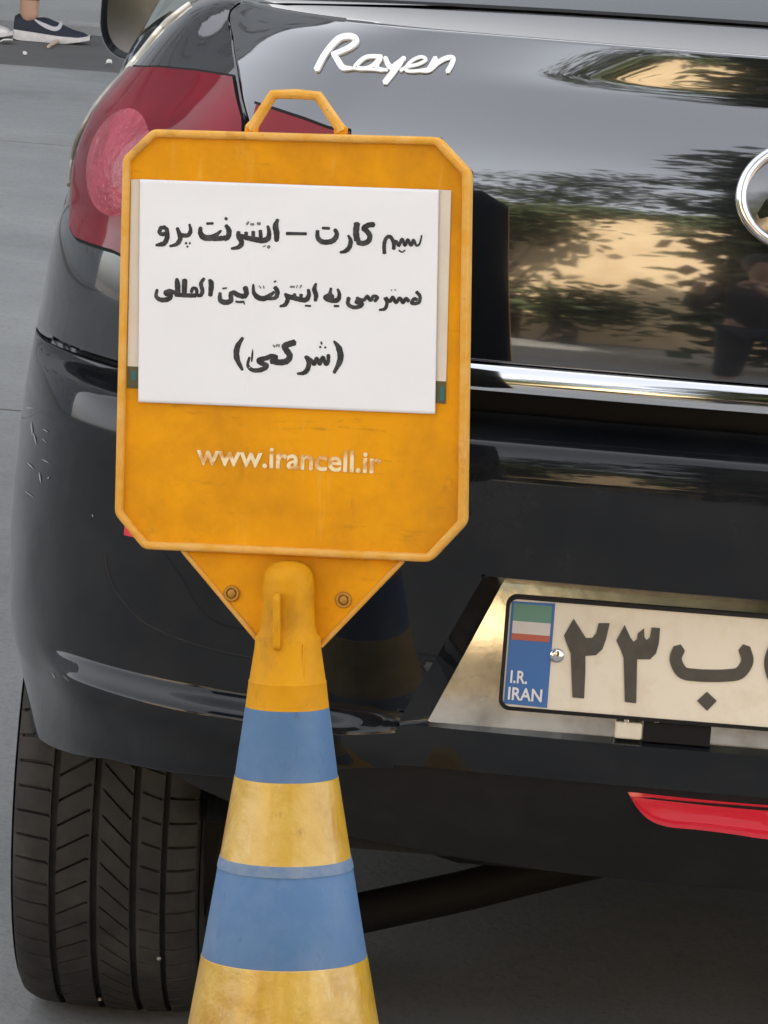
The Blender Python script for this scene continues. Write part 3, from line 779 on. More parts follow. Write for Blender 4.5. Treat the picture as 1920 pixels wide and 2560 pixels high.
# ---- wheels
def tyre_mesh():
    RAD, HW = .306, .104
    grooves = [(-.056, .0036), (-.0105, .0036), (.033, .0036), (.066, .0030)]
    xs = sorted(set([-.103, -.1022, -.1005, -.098]+list(np.linspace(-.095, .095, 49))+[.098, .1005, .1022, .103]+[g+d*k for g, d in grooves for k in (-1.1, -.8, .8, 1.1)]))
    NP = 68; frac = [0, .02, .105, .13, .3, .5, .7, .9]; NA = NP*len(frac); V = []
    # tread blocks: the mesh rows are sheared along each rib so that the slots follow them
    phx = [-.11, -.085, -.0625, -.0515, -.018, -.004, .028, .040, .060, .072, .11]
    phv = [.06, .0, .06, .45, -.30, -.15, .95, .85, 1.05, 1.0, 1.0]
    def slot(x):
        if x < -.0605: return .006 if x > -.096 else .003
        if -.0515 < x < -.019: return .006
        if -.0035 < x < .0285: return .0055
        if .040 < x < .061: return .005
        if x > .071: return .006 if x < .096 else .002
        return 0
    side = [(.1045, .285), (.1058, .262), (.104, .235), (.097, .215), (.088, .203)]
    full = []
    for x in xs:
        sh = RAD-.010*max(0, (abs(x)-.070)/.033)**2.2-.0035*(x/.1)**2
        if abs(x) > .1004: sh -= .012*((abs(x)-.1004)/.0026)
        full.append((x, sh, any(abs(x-g) < hw for g, hw in grooves)))
    full = [(-a, b_, False) for a, b_ in reversed(side)]+full+[(a, b_, False) for a, b_ in side]
    nP = len(full)
    for i in range(NA):
        k, f_ = divmod(i, len(frac))
        for x, r_, gr in full:
            th = 2*math.pi*(k+frac[f_]+(float(np.interp(x, phx, phv)) if r_ > .28 else .06))/NP
            rr = r_
            if r_ > .286:
                if gr: rr -= .0072
                elif f_ in (1, 2): rr -= slot(x)
            V.append((x, rr*math.cos(th), rr*math.sin(th)))
    F = []
    for i in range(NA):
        for j in range(nP-1):
            a = i*nP+j; b_ = ((i+1) % NA)*nP+j
            F.append((a, a+1, b_+1, b_))
    return mesh('tyre', V, F)
def rim_mesh():
    mb = MB(); mb.lathe([(.0, -.075), (.06, -.078), (.075, -.07), (.09, -.05), (.17, -.055), (.192, -.085), (.205, -.092), (.203, -.06), (.19, .0), (.203, .09)], 60, (0, 0, 0), (1, 0, 0), ref=(0, 0, 1))
    for k in range(5):
        a = 2*math.pi*k/5; c, s_ = math.cos(a), math.sin(a)
        mb.tube([(-.085, .04*c, .04*s_), (-.088, .12*c, .12*s_), (-.086, .195*c, .195*s_)], [.03, .024, .03], 8, flat=.6)
    return clean(mesh('rim', mb.V, mb.F))
tm, rm_ = tyre_mesh(), rim_mesh()
tm.materials.append(MT['rubber']); rm_.materials.append(MT['alloy'])
for me in (tm,):
    for p in me.polygons: p.use_smooth = False
for (wx, wy) in ((-.683, .565), (.683, .565), (-.70, 3.15), (.70, 3.15)):
    tw = bpy.data.objects.new('wheel', None); COL.objects.link(tw); tw.parent = car; tw.location = (wx, wy, .304)
    if wx > 0: tw.rotation_euler = (0, 0, math.pi)
    for nm, me in (('tyre', tm), ('rim', rm_)):
        oo = bpy.data.objects.new(nm, me); COL.objects.link(oo); oo.parent = tw
for th_, x_ in ((4.15, -.0105), (3.75, .062), (4.45, .033)):
    mb = MB(); mb.lathe([(0, -.0026), (.0019, -.0018), (.0027, 0), (.0018, .0018), (0, .0022)], 8, (-.683+x_, .565+.3045*math.cos(th_), .304+.3045*math.sin(th_)))
    mb.build('caught_stone', MT['stone'], car, smooth=60)
# wheel-arch liners
for sg in (-1, 1):
    mb = MB()
    mb.grid([[(sg*x, .64+.335*math.cos(a), .304+.335*math.sin(a)) for a in np.linspace(-.35, math.pi-.75, 30)] for x in (.775, .56)])
    mb.grid([[(sg*.56, .64+.335*k*math.cos(a), .304+.335*k*math.sin(a)) for k in (0, 1)] for a in np.linspace(-.35, math.pi+.35, 30)])
    mb.build('arch_liner', MT['gap'], car, smooth=60)
# scuffs on the bumper corner
MT['scuff'] = mat('pale_scuff', (.30, .31, .31), .8)
rs = random.Random(11)
SCF = [[(52, 880), (62, 884), (78, 882)], [(66, 905), (74, 925), (72, 950)], [(74, 930), (80, 948), (84, 965)], [(96, 920), (104, 935)], [(92, 948), (104, 962)], [(58, 1000), (70, 1008), (78, 1016)], [(50, 1055), (62, 1072), (80, 1076)], [(90, 985), (108, 1000)], [(110, 1030), (104, 1040)], [(86, 1010), (84, 1030), (92, 1046)], [(205, 1112), (198, 1118)], [(112, 1454), (122, 1466)], [(138, 1458), (150, 1472)]]
for k, c in enumerate(SCF):
    c = [np.array(q_, float) for q_ in c]; c0 = sum(c)/len(c); c = [c0+(q_-c0)*.6+np.array([rs.uniform(-3, 3), rs.uniform(-4, 4)]) for q_ in (c[0], c[-1])]
    L, Rr = ribbon(c, rs.uniform(.7, 2.6), taper=(.3, .2)); mb = MB()
    mb.grid([[skin_pt(*p, .0009) for p in L], [skin_pt(*p, .0009) for p in Rr]])
    mb.build('scuff', MT['scuff'], bumper, merge=0)

# ================================================================== CONE AND SIGN BOARD
LEAN = R(6.5)
ln = np.array([0, -math.cos(LEAN), math.sin(LEAN)])           # normal of the leaning plane (towards the camera)
L0 = np.array([-.46, -.235, .80])
def onlean(px, py, o_=L0, n_=ln): return onplane(px, py, o_, n_)
ax_t, ax_b = onlean(623, 1300), onlean(612.5, 2212)
axis = (ax_t-ax_b)/np.linalg.norm(ax_t-ax_b)
def hgt(py):                                                   # height along the cone axis for an image row
    x = 612.5+(623-612.5)*(2212-py)/(2212-1300)
    return (onlean(x, py)-ax_b)@axis
def rad(px_r, py):
    x = 612.5+(623-612.5)*(2212-py)/(2212-1300)
    return np.linalg.norm(onlean(x+px_r, py)-onlean(x, py))
h_ground = -ax_b[2]/axis[2]
foot = ax_b+axis*h_ground
cone = thing('traffic_cone', (foot[0], foot[1], 0), 'yellow and blue banded traffic cone carrying a yellow sign board', 'traffic cone')
def cl(name, prof, m_, parent=cone, n=96, label=None, smooth=35, bevel=None):
    mb = MB(); mb.lathe([(rad(r_, y_), hgt(y_)) for r_, y_ in prof], n, ax_b, axis); return mb.build(name, m_, parent, label, smooth, bevel)
prof_line = lambda y: float(np.interp(y, [1525, 1675, 1845, 2060, 2212, 3400], [90, 110.5, 140, 177.5, 206, 415]))
body = cl('cone_body', [(69, 1372), (70.5, 1378), (72, 1400), (82, 1466), (84.5, 1471), (84, 1474), (90, 1524), (91, 1530)], MT['cone_yellow'])
cl('blue_band', [(86, 1522), (90.5, 1525.5), (111, 1674), (111, 1677), (104, 1678)], MT['cone_blue'])
cl('film_sleeve', [(104, 1671), (112.5, 1676), (141, 1846), (142.0, 1849), (136, 1850)], MT['film'], n=128)
cl('dusty_edge', [(134, 1842), (142.4, 1848), (146.5, 1866), (147.0, 1871), (142, 1872)], MT['cone_blue_light'])
cl('blue_band', [(140, 1864), (145.6, 1870), (178, 2060), (178.5, 2066), (172, 2067)], MT['cone_blue'])
cl('film_sleeve', [(172, 2056), (179.8, 2063), (206.5, 2214), (250, 2460), (250, 2464), (240, 2466)], MT['film'], n=128)
def yground():
    lo, hi = 2400, 4200
    for _ in range(40):
        md = (lo+hi)/2
        if hgt(md) > h_ground+.012: lo = md
        else: hi = md
    return lo
YG = yground()
cl('blue_band', [(240, 2455), (249.5, 2462), (prof_line(YG)+12, YG), (prof_line(YG)-10, YG+8)], MT['cone_blue'])
mb = MB()
o_ = [(foot[0]+a, foot[1]+b_) for a, b_ in rrect(-.185, .185, -.185, .185, .04)]
mb.prism([(a, b_, .034) for a, b_ in o_], (0, 0, -.029)); mb.build('cone_base', MT['cone_yellow'], cone, bevel=.008)
tip = cl('cone_tip', [(0, 1212), (18, 1213), (34, 1218), (46, 1228), (53, 1242), (55, 1256), (54.5, 1268), (56, 1274), (56, 1282), (55, 1290), (58, 1350), (62, 1366), (69, 1373), (71, 1379), (66, 1380)], MT['cone_yellow'], smooth=50)
mb = MB(); fx = 603
f3 = [onlean(fx-7, y_)+ln*d for y_, d in ((1272, .026), (1274, .036), (1282, .040), (1340, .040), (1388, .038), (1396, .034), (1396, .024), (1330, .020))]
wv_ = onlean(fx+8, 1300)-onlean(fx-7, 1300)
mb.prism(f3, wv_); mb.build('grip_fin', MT['cone_yellow'], cone, smooth=40, bevel=.003, seg=3)
mb = MB(); f3 = [onlean(657, y_)+ln*d for y_, d in ((1378, .022), (1385, .028), (1465, .031), (1468, .020))]
mb.prism(f3, onlean(663, 1400)-onlean(657, 1400)); mb.build('mould_seam', MT['cone_yellow'], cone, bevel=.0015)

# board plane: leans with the cone and is turned a little to the left
BY = R(-7)
bn = np.array([math.sin(BY)*math.cos(LEAN), -math.cos(BY)*math.cos(LEAN), math.sin(LEAN)]); bn /= np.linalg.norm(bn)
B0 = onlean(625, 1240)-ln*.006
be1 = np.cross([0, 0, 1.0], bn); be1 = -be1 if be1[0] < 0 else be1; be1 /= np.linalg.norm(be1)
be2 = np.cross(bn, be1); be2 = -be2 if be2[2] < 0 else be2
def bp_(px, py, h=0.0): return onplane(px, py, B0+bn*h, bn)
def b2(px, py): v = bp_(px, py)-B0; return np.array([v@be1, v@be2])
def b3(a, b_, h): return B0+be1*a+be2*b_+bn*h
board = thing('sign_board', (foot[0], foot[1]+.01, 0), 'worn yellow octagonal sign board with a top handle, mounted on the banded cone', 'sign')
board.location = tuple(b3(0, -.05, 0))
OUT = [(330, 279), (948, 296), (1017, 371), (1007, 1132), (930, 1214), (311, 1186), (249, 1110), (266, 341)]
o2 = [b2(*p) for p in OUT]
def inset(poly, d):
    n_ = len(poly); out = []
    for i in range(n_):
        p0, p1, p2 = poly[i-1], poly[i], poly[(i+1) % n_]
        def nrm(a, b_):
            t = (b_-a)/np.linalg.norm(b_-a); return np.array([-t[1], t[0]])
        cw = 1
        n1, n2 = nrm(p0, p1), nrm(p1, p2); bis = n1+n2; bis /= np.linalg.norm(bis)
        k = d/max(.3, bis@n1)
        out.append(p1+bis*k*cw)
    return out
area = sum(o2[i-1][0]*o2[i][1]-o2[i][0]*o2[i-1][1] for i in range(8))
if area < 0: o2 = o2[::-1]
def roundpoly(poly, r_, k=4):
    out = []; n_ = len(poly)
    for i in range(n_):
        p0, p1, p2 = poly[i-1], poly[i], poly[(i+1) % n_]
        a = p1+(p0-p1)/np.linalg.norm(p0-p1)*r_; c = p1+(p2-p1)/np.linalg.norm(p2-p1)*r_
        for t in np.linspace(0, 1, k+1): out.append(a*(1-t)**2+2*p1*t*(1-t)+c*t*t)
    return out
rings = []
for d, h in ((.0005, -.016), (0, -.014), (0, .002), (.0006, .0045), (.002, .0058), (.0050, .0058), (.0068, .0050), (.0076, .0035), (.0080, -.0012)):
    rings.append([b3(p[0], p[1], h) for p in roundpoly(inset(o2, d), max(.0015, .0055-d*.5))])
mb = MB(); n_ = len(rings[0])
mb.grid([[rg[k % n_] for rg in rings] for k in range(n_+1)])
mb.build('board_rim', MT['yellow_rim'], board, smooth=55)
mb = MB(); ip = [p for p in roundpoly(inset(o2, .0076), .002)]
mb.prism([b3(p[0], p[1], .0000) for p in ip], -bn*.0145)
panel = mb.build('board_panel', MT['yellow'], board)
mb = MB(); mb.prism([b3(p[0], p[1], -.0165) for p in inset(o2, .0005)], -bn*.002); mb.build('board_back_shade', MT['gap'], board)  # added dark sheet, stands in for shade in the hollow back
# handle
hp = [(538, 280), (548, 266), (588, 204), (636, 203), (685, 207), (729, 272), (736, 284)]
mb = MB(); mb.tube([b3(*b2(*p), -.005) for p in hp], [.0064, .0054, .0052, .0050, .0052, .0054, .0064], 8); mb.build('handle', MT['yellow_rim'], board, smooth=35, bevel=.0008)
for p in ((541, 276), (734, 279)):
    mb = MB(); mb.prism([b3(*(b2(*p)+np.array(d)), -.001) for d in ((-.006, -.006), (.006, -.006), (.006, .003), (-.006, .003))], -bn*.010)
    mb.build('handle_foot', MT['yellow'], board, bevel=.002)
# bracket below the board
TR = [(392, 1190), (556, 1386), (690, 1397), (868, 1212)]
t2 = [b2(*p) for p in TR]; mb = MB()
mb.prism([b3(*p, -.006) for p in t2], -bn*.010); mb.build('bracket', MT['yellow'], board, bevel=.002)
for a, c in ((t2[0], t2[1]), (t2[2], t2[3])):
    mb = MB(); mb.tube([b3(*(a+(c-a)*.0), -.006), b3(*c, -.006)], .0026, 8)
    mb.build('bracket_edge', MT['yellow_rim'], board, smooth=50)
MT['bolt'] = mat('dull_bolt', (.42, .21, .03), .5, .2)
for p in ((498, 1283), (740, 1297)):
    c = b3(*b2(*p), -.0055)
    mb = MB(); mb.lathe([(.0078, -.002), (.0078, .0012), (.0070, .0022), (.0052, .0022), (.0046, .0008), (.0044, -.0005)], 28, c, bn)
    mb.lathe([(.0042, -.001), (.0042, .0018), (.0030, .0026), (0, .0028)], 6, c, bn); mb.build('bolt', MT['bolt'], board, smooth=40)
# worn web address
mb = MB()
ul, ur, ll = b2(424, 958), b2(824, 983), b2(422, 1008)
def up_(a, b_, h):
    # a along the line 0..1, b_ height in units
    e = (b2(823, 1024)-b2(424, 1004)); L_ = np.linalg.norm(e); e /= L_; nn = np.array([-e[1], e[0]]); p = b2(424, 1004)+e*a*L_+nn*b_*.0208
    return b3(p[0], p[1], h)
put_text(mb, 'www.irancell.ir', up_, 0, 1, 0, 1, .0009, .020)
mb.build('web_address', MT['print'], board, merge=0)

# faded poster and white notice
def quadpt(Q, u, v):
    return (Q[0]*(1-u)+Q[1]*u)*(1-v)+(Q[3]*(1-u)+Q[2]*u)*v
PQ = [b2(284, 387), b2(975, 411), b2(963, 872), b2(275, 838)]
mb = MB(); mb.grid([[b3(*quadpt(PQ, u, v), .0011) for v in np.linspace(0, .895, 6)] for u in np.linspace(0, 1, 6)])
poster = mb.build('faded_poster', [MT['poster']]); tag(poster, 'faded beige poster showing as strips beside the white notice', 'poster')
mb = MB(); mb.grid([[b3(*quadpt(PQ, u, v), .0011) for v in np.linspace(.895, 1, 3)] for u in np.linspace(0, 1, 6)]); mb.build('poster_foot', MT['poster_dark'], poster)
for u0, u1, v0, v1 in ((.012, .028, .915, .96), (.982, .994, .92, .985)):
    mb = MB(); mb.grid([[b3(*quadpt(PQ, u, v), .0013) for v in (v0, v1)] for u in (u0, u1)])
    mb.build('teal_print', MT['teal'], poster)
NQ = [b2(304, 387), b2(949, 410), b2(941, 894), b2(300, 868)]
nA = np.stack([NQ[1]-NQ[0], NQ[3]-NQ[0]], 1)
rnd = random.Random(3); wav = [(rnd.uniform(-60, 60), rnd.uniform(-60, 60), rnd.uniform(0, 6.28), rnd.uniform(.1, .4)) for _ in range(9)]
def paper_h(p):
    h = sum(a*math.sin(fx*p[0]+fy*p[1]+ph) for fx, fy, ph, a in wav)*.00045
    uv = np.linalg.solve(nA, p-NQ[0])
    h += .0007*math.exp(-((uv[0]-.375)/.006)**2)*(1 if uv[1] > .3 else .5)
    ed = min(uv[0], 1-uv[0], uv[1], 1-uv[1]); h *= float(sstep(-.02, .1, ed))
    return .0032+h
mb = MB(); mb.grid([[b3(*quadpt(NQ, u, v), paper_h(quadpt(NQ, u, v))) for v in np.linspace(0, 1, 70)] for u in np.linspace(0, 1, 160)])
notice = mb.build('paper_notice', MT['paper'], smooth=179); tag(notice, 'white paper notice with three lines of black handwriting-like script on the yellow board', 'notice')
sol = notice.modifiers.new('solid', 'SOLIDIFY'); sol.thickness = .0004; sol.offset = -1
def zone(x0, y0):
    return lambda p: b2((x0+p[0]/3.95)/KD, (y0+p[1]/3.95)/KD)
ZA, ZB, ZC, ZD = zone(340, 500), zone(700, 500), zone(340, 780), zone(700, 780)
LINE1 = [(ZA, [
    ([(262, 262), (240, 315), (268, 338), (310, 322), (312, 290), (275, 262)], 28), ([(312, 310), (316, 370), (290, 425), (250, 438), (205, 446)], 34, (1, .5)),
    ([(535, 238), (548, 300), (525, 345), (480, 350), (440, 340)], 30, (.5, 1)), ([(415, 275), (435, 330), (445, 385), (410, 435), (342, 456)], 32, (.7, .5)),
    ([(495, 425), (510, 428)], 16), ([(535, 425), (545, 428)], 16), ([(512, 458), (522, 462)], 16),
    ([(645, 268), (645, 325), (680, 368), (750, 372), (800, 345), (850, 300)], 42, (.6, .35)), ([(660, 360), (760, 380), (850, 378), (905, 370)], 34), ([(895, 248), (925, 300), (918, 360), (880, 384)], 36, (.7, 1)),
    ([(705, 233), (770, 230)], 18), ([(888, 178), (905, 192)], 20),
    ([(1408, 190), (1385, 255), (1396, 330), (1395, 405)], 40, (.5, .8)),
    ([(1308, 255), (1322, 320), (1310, 380), (1255, 400), (1180, 388), (1100, 372), (1035, 352)], 38, (.5, .8)), ([(1235, 300), (1240, 370)], 26), ([(1165, 310), (1165, 370)], 26), ([(1095, 318), (1095, 365)], 26),
    ([(1020, 312), (1020, 360), (1052, 420), (1020, 465), (948, 480)], 34, (.8, .5))]),
  (ZB, [([(70, 330), (268, 333)], 22),
    ([(378, 302), (380, 370), (425, 412), (500, 412), (548, 385), (568, 335), (548, 288)], 36, (.7, .7)), ([(425, 276), (497, 280)], 20),
    ([(680, 348), (705, 400), (692, 465), (650, 505), (600, 517)], 32, (.5, .5)),
    ([(768, 228), (758, 320), (770, 400)], 42), ([(770, 415), (825, 428), (880, 405), (893, 350), (862, 305), (835, 278), (880, 248), (938, 242)], 36),
    ([(1038, 528), (1036, 440), (1055, 378), (1095, 362), (1128, 420), (1130, 485)], 26), ([(1125, 480), (1150, 405), (1180, 450), (1212, 385), (1240, 448), (1268, 392), (1300, 448), (1325, 395), (1352, 448), (1385, 430), (1406, 348)], 22, (1, .5)),
    ([(1180, 495), (1212, 514), (1242, 494)], 11)])]
LINE2 = [(ZA, [
    ([(218, 882), (208, 950), (255, 985), (325, 978), (350, 942), (300, 918), (345, 898), (400, 920)], 34, (.6, .8)),
    ([(412, 775), (420, 850), (420, 925)], 38, (.6, 1)), ([(490, 785), (485, 930)], 36), ([(395, 932), (500, 940), (600, 942)], 30), ([(555, 910), (570, 872), (605, 880), (610, 938)], 24),
    ([(682, 772), (650, 825), (665, 895), (645, 940), (600, 935)], 28, (.8, .8)), ([(735, 785), (752, 830), (742, 945)], 36, (.6, .8)),
    ([(838, 915), (840, 985), (890, 1010), (945, 990), (940, 930)], 36, (.6, .8)), ([(935, 930), (975, 915), (1010, 935), (1075, 955)], 34), ([(1085, 858), (1098, 920), (1070, 958)], 36),
    ([(862, 873), (905, 868)], 12), ([(992, 1000), (1020, 1006), (1075, 1004)], 16), ([(1070, 1005), (1080, 1030)], 10),
    ([(1166, 832), (1172, 915), (1215, 962), (1275, 972), (1330, 940), (1375, 905)], 36, (.4, .5)), ([(1280, 968), (1340, 972), (1395, 965)], 24), ([(1378, 858), (1405, 905), (1392, 962)], 30),
    ([(1370, 808), (1390, 800)], 12)]),
  (ZB, [([(55, 925), (85, 965), (60, 1030), (5, 1050)], 30, (.7, .5)), ([(62, 945), (130, 962), (200, 980), (262, 985), (292, 935), (285, 882)], 34, (1, .6)), ([(150, 925), (150, 970)], 24), ([(215, 930), (212, 975)], 24),
    ([(362, 822), (345, 880), (362, 940), (355, 996)], 32, (.5, .7)),
    ([(510, 868), (495, 930), (455, 962), (510, 990), (575, 985), (592, 930), (575, 878)], 34, (.5, .5)), ([(470, 965), (530, 950)], 40), ([(540, 1046), (588, 1046)], 16),
    ([(685, 962), (678, 1025), (730, 1058), (795, 1050), (815, 1022), (760, 1008), (800, 975)], 27), ([(760, 968), (830, 988), (868, 950), (898, 990), (930, 950), (968, 962), (940, 1000)], 24),
    ([(1035, 965), (1062, 1015), (1042, 1072), (985, 1085)], 24, (.6, .6)), ([(1050, 965), (1090, 1000), (1120, 960), (1150, 1010), (1190, 968), (1220, 1012), (1250, 972), (1280, 1000)], 25),
    ([(1352, 905), (1388, 950), (1375, 1012), (1308, 1018), (1330, 975), (1360, 985)], 24), ([(255, 1042), (310, 1046)], 14)])]
LINE3 = [(ZC, [([(1062, 252), (1008, 345), (1002, 450), (1058, 572)], 40, (.5, .5)),
    ([(1128, 445), (1112, 525), (1160, 572), (1245, 568), (1298, 530), (1235, 498), (1222, 472), (1290, 455), (1350, 435), (1400, 450)], 34, (.5, 1)), ([(1160, 368), (1150, 490)], 14, (.4, .6)),
    ([(1340, 480), (1430, 496), (1500, 480), (1525, 430), (1490, 372), (1475, 335), (1520, 315), (1578, 298)], 42)]),
  (ZD, [([(258, 435), (290, 500), (278, 565), (240, 600), (178, 607)], 34, (.6, .5)), ([(262, 440), (320, 480), (345, 515), (370, 455), (400, 512), (430, 445), (458, 512), (482, 490), (485, 420)], 26),
    ([(538, 285), (590, 360), (602, 470), (540, 600)], 42, (.35, .5)), ([(414, 292), (418, 318)], 13), ([(398, 350), (410, 340)], 15), ([(448, 352), (460, 346)], 15)])]
FAINT = [(ZA, [([(1100, 242), (1120, 215)], 14), ([(1140, 240), (1172, 240)], 16), ([(1205, 232), (1235, 235)], 20), ([(1262, 462), (1290, 450)], 8), ([(1310, 455), (1325, 470)], 22), ([(1225, 845), (1240, 872)], 8), ([(1265, 845), (1272, 872)], 8)]),
  (ZB, [([(108, 856), (150, 856)], 14), ([(170, 870), (178, 840)], 7), ([(205, 868), (220, 838)], 9), ([(1102, 892), (1112, 888)], 10), ([(1138, 885), (1150, 888)], 10)]),
  (ZC, [([(1362, 325), (1378, 345)], 12), ([(1392, 340), (1405, 318)], 12), ([(1418, 345), (1422, 318)], 9)])]
BOLD = 1.48; WOB = .05
def write(name, parts, faint):
    mb = MB(); k = 0
    for mi, grp in ((0, parts), (1, faint)):
        for zf, lst in grp:
            def place(p, h):
                q_ = zf(p); return b3(q_[0], q_[1], paper_h(q_)+h)
            n0 = len(mb.F); strokes(mb, lst, place, z0=.00025+k*4e-6, dz=4e-6); k += len(lst)
            for f_ in range(n0, len(mb.F)): mb.MI[f_] = mi
    return mb.build(name, [MT['ink'], MT['ink_grey']], notice, merge=0)
write('text_line', LINE1, [(ZA, FAINT[0][1][:5])]); write('text_line', LINE2, [(ZA, FAINT[0][1][5:]), FAINT[1]]); write('text_line', LINE3, [FAINT[2]])
BOLD = 1.0; WOB = 0.0
# ================================================================== PEOPLE
def skin_body(name, joints, edges, material, parent, sub=2):
    me = bpy.data.meshes.new(name); me.from_pydata([tuple(j[0]) for j in joints], edges, [])
    o = link(name, me, material, parent)
    sm = o.modifiers.new('skin', 'SKIN'); sm.use_smooth_shade = True
    if not me.skin_vertices: me.skin_vertices.new()
    for v, j in zip(me.skin_vertices[0].data, joints): v.radius = (j[1], j[2] if len(j) > 2 else j[1]); v.use_root = False
    me.skin_vertices[0].data[0].use_root = True
    ss = o.modifiers.new('sub', 'SUBSURF'); ss.levels = sub; ss.render_levels = sub
    return o
def shoe(mb_up, mb_sole, org, yaw, L=.30, mark=None, mb_toe=None):
    c, s_ = math.cos(yaw), math.sin(yaw)
    def T(a, b_, h): return (org[0]+a*c-b_*s_, org[1]+a*s_+b_*c, org[2]+h)
    st = np.linspace(0, 1, 22)
    hw = lambda t: .036+.012*math.sin(math.pi*min(t*.95, 1))+.004*t if t < .8 else (.048+.004*.8)*math.sqrt(max(0, 1-((t-.8)/.22)**2))
    top = lambda t: float(np.interp(t, [0, .05, .25, .40, .55, .75, .92, 1], [.095, .105, .092, .098, .082, .058, .046, .030]))
    sole_t = lambda t: float(np.interp(t, [0, .3, .6, .85, 1], [.040, .034, .027, .026, .034])); bot = lambda t: float(np.interp(t, [0, .06, .7, 1], [.006, 0, 0, .018]))
    P = []; Q = []
    for t in st:
        a = t*L-.07; row = []; ro = []
        for k in np.linspace(0, 1, 15):
            an = math.pi*k; row.append(T(a, -math.cos(an)*hw(t)*.93, sole_t(t)-.004+(top(t)-sole_t(t))*math.sin(an)**.7))
        P.append(row)
        hs = hw(t)*1.06
        Q.append([T(a, -hs, bot(t)), T(a, -hs*1.02, (bot(t)+sole_t(t))/2), T(a, -hs, sole_t(t)), T(a, 0, sole_t(t)+.001), T(a, hs, sole_t(t)), T(a, hs*1.02, (bot(t)+sole_t(t))/2), T(a, hs, bot(t)), T(a, -hs, bot(t))])
    if mb_toe is None: mb_up.grid(P)
    else: mb_up.grid(P[:16]); mb_toe.grid(P[15:])
    mb_sole.grid(Q)
    if mark is not None:
        pts = [(.112, .078), (.108, .060), (.085, .055), (.04, .070), (.0, .088)]
        L_, R_ = ribbon(pts, .016, taper=(.8, .2))
        # the curved mark lies on the outer flank
        def fl(p):
            t = (p[0]+.07)/L; zz = p[1]; hh = max(.001, (zz-sole_t(t)+.004)/(top(t)-sole_t(t))); an = math.asin(min(1, hh**(1/.7)))
            return T(p[0], -math.cos(an)*hw(t)*.93-.002, zz)
        mark.grid([[fl(p) for p in L_], [fl(p) for p in R_]])
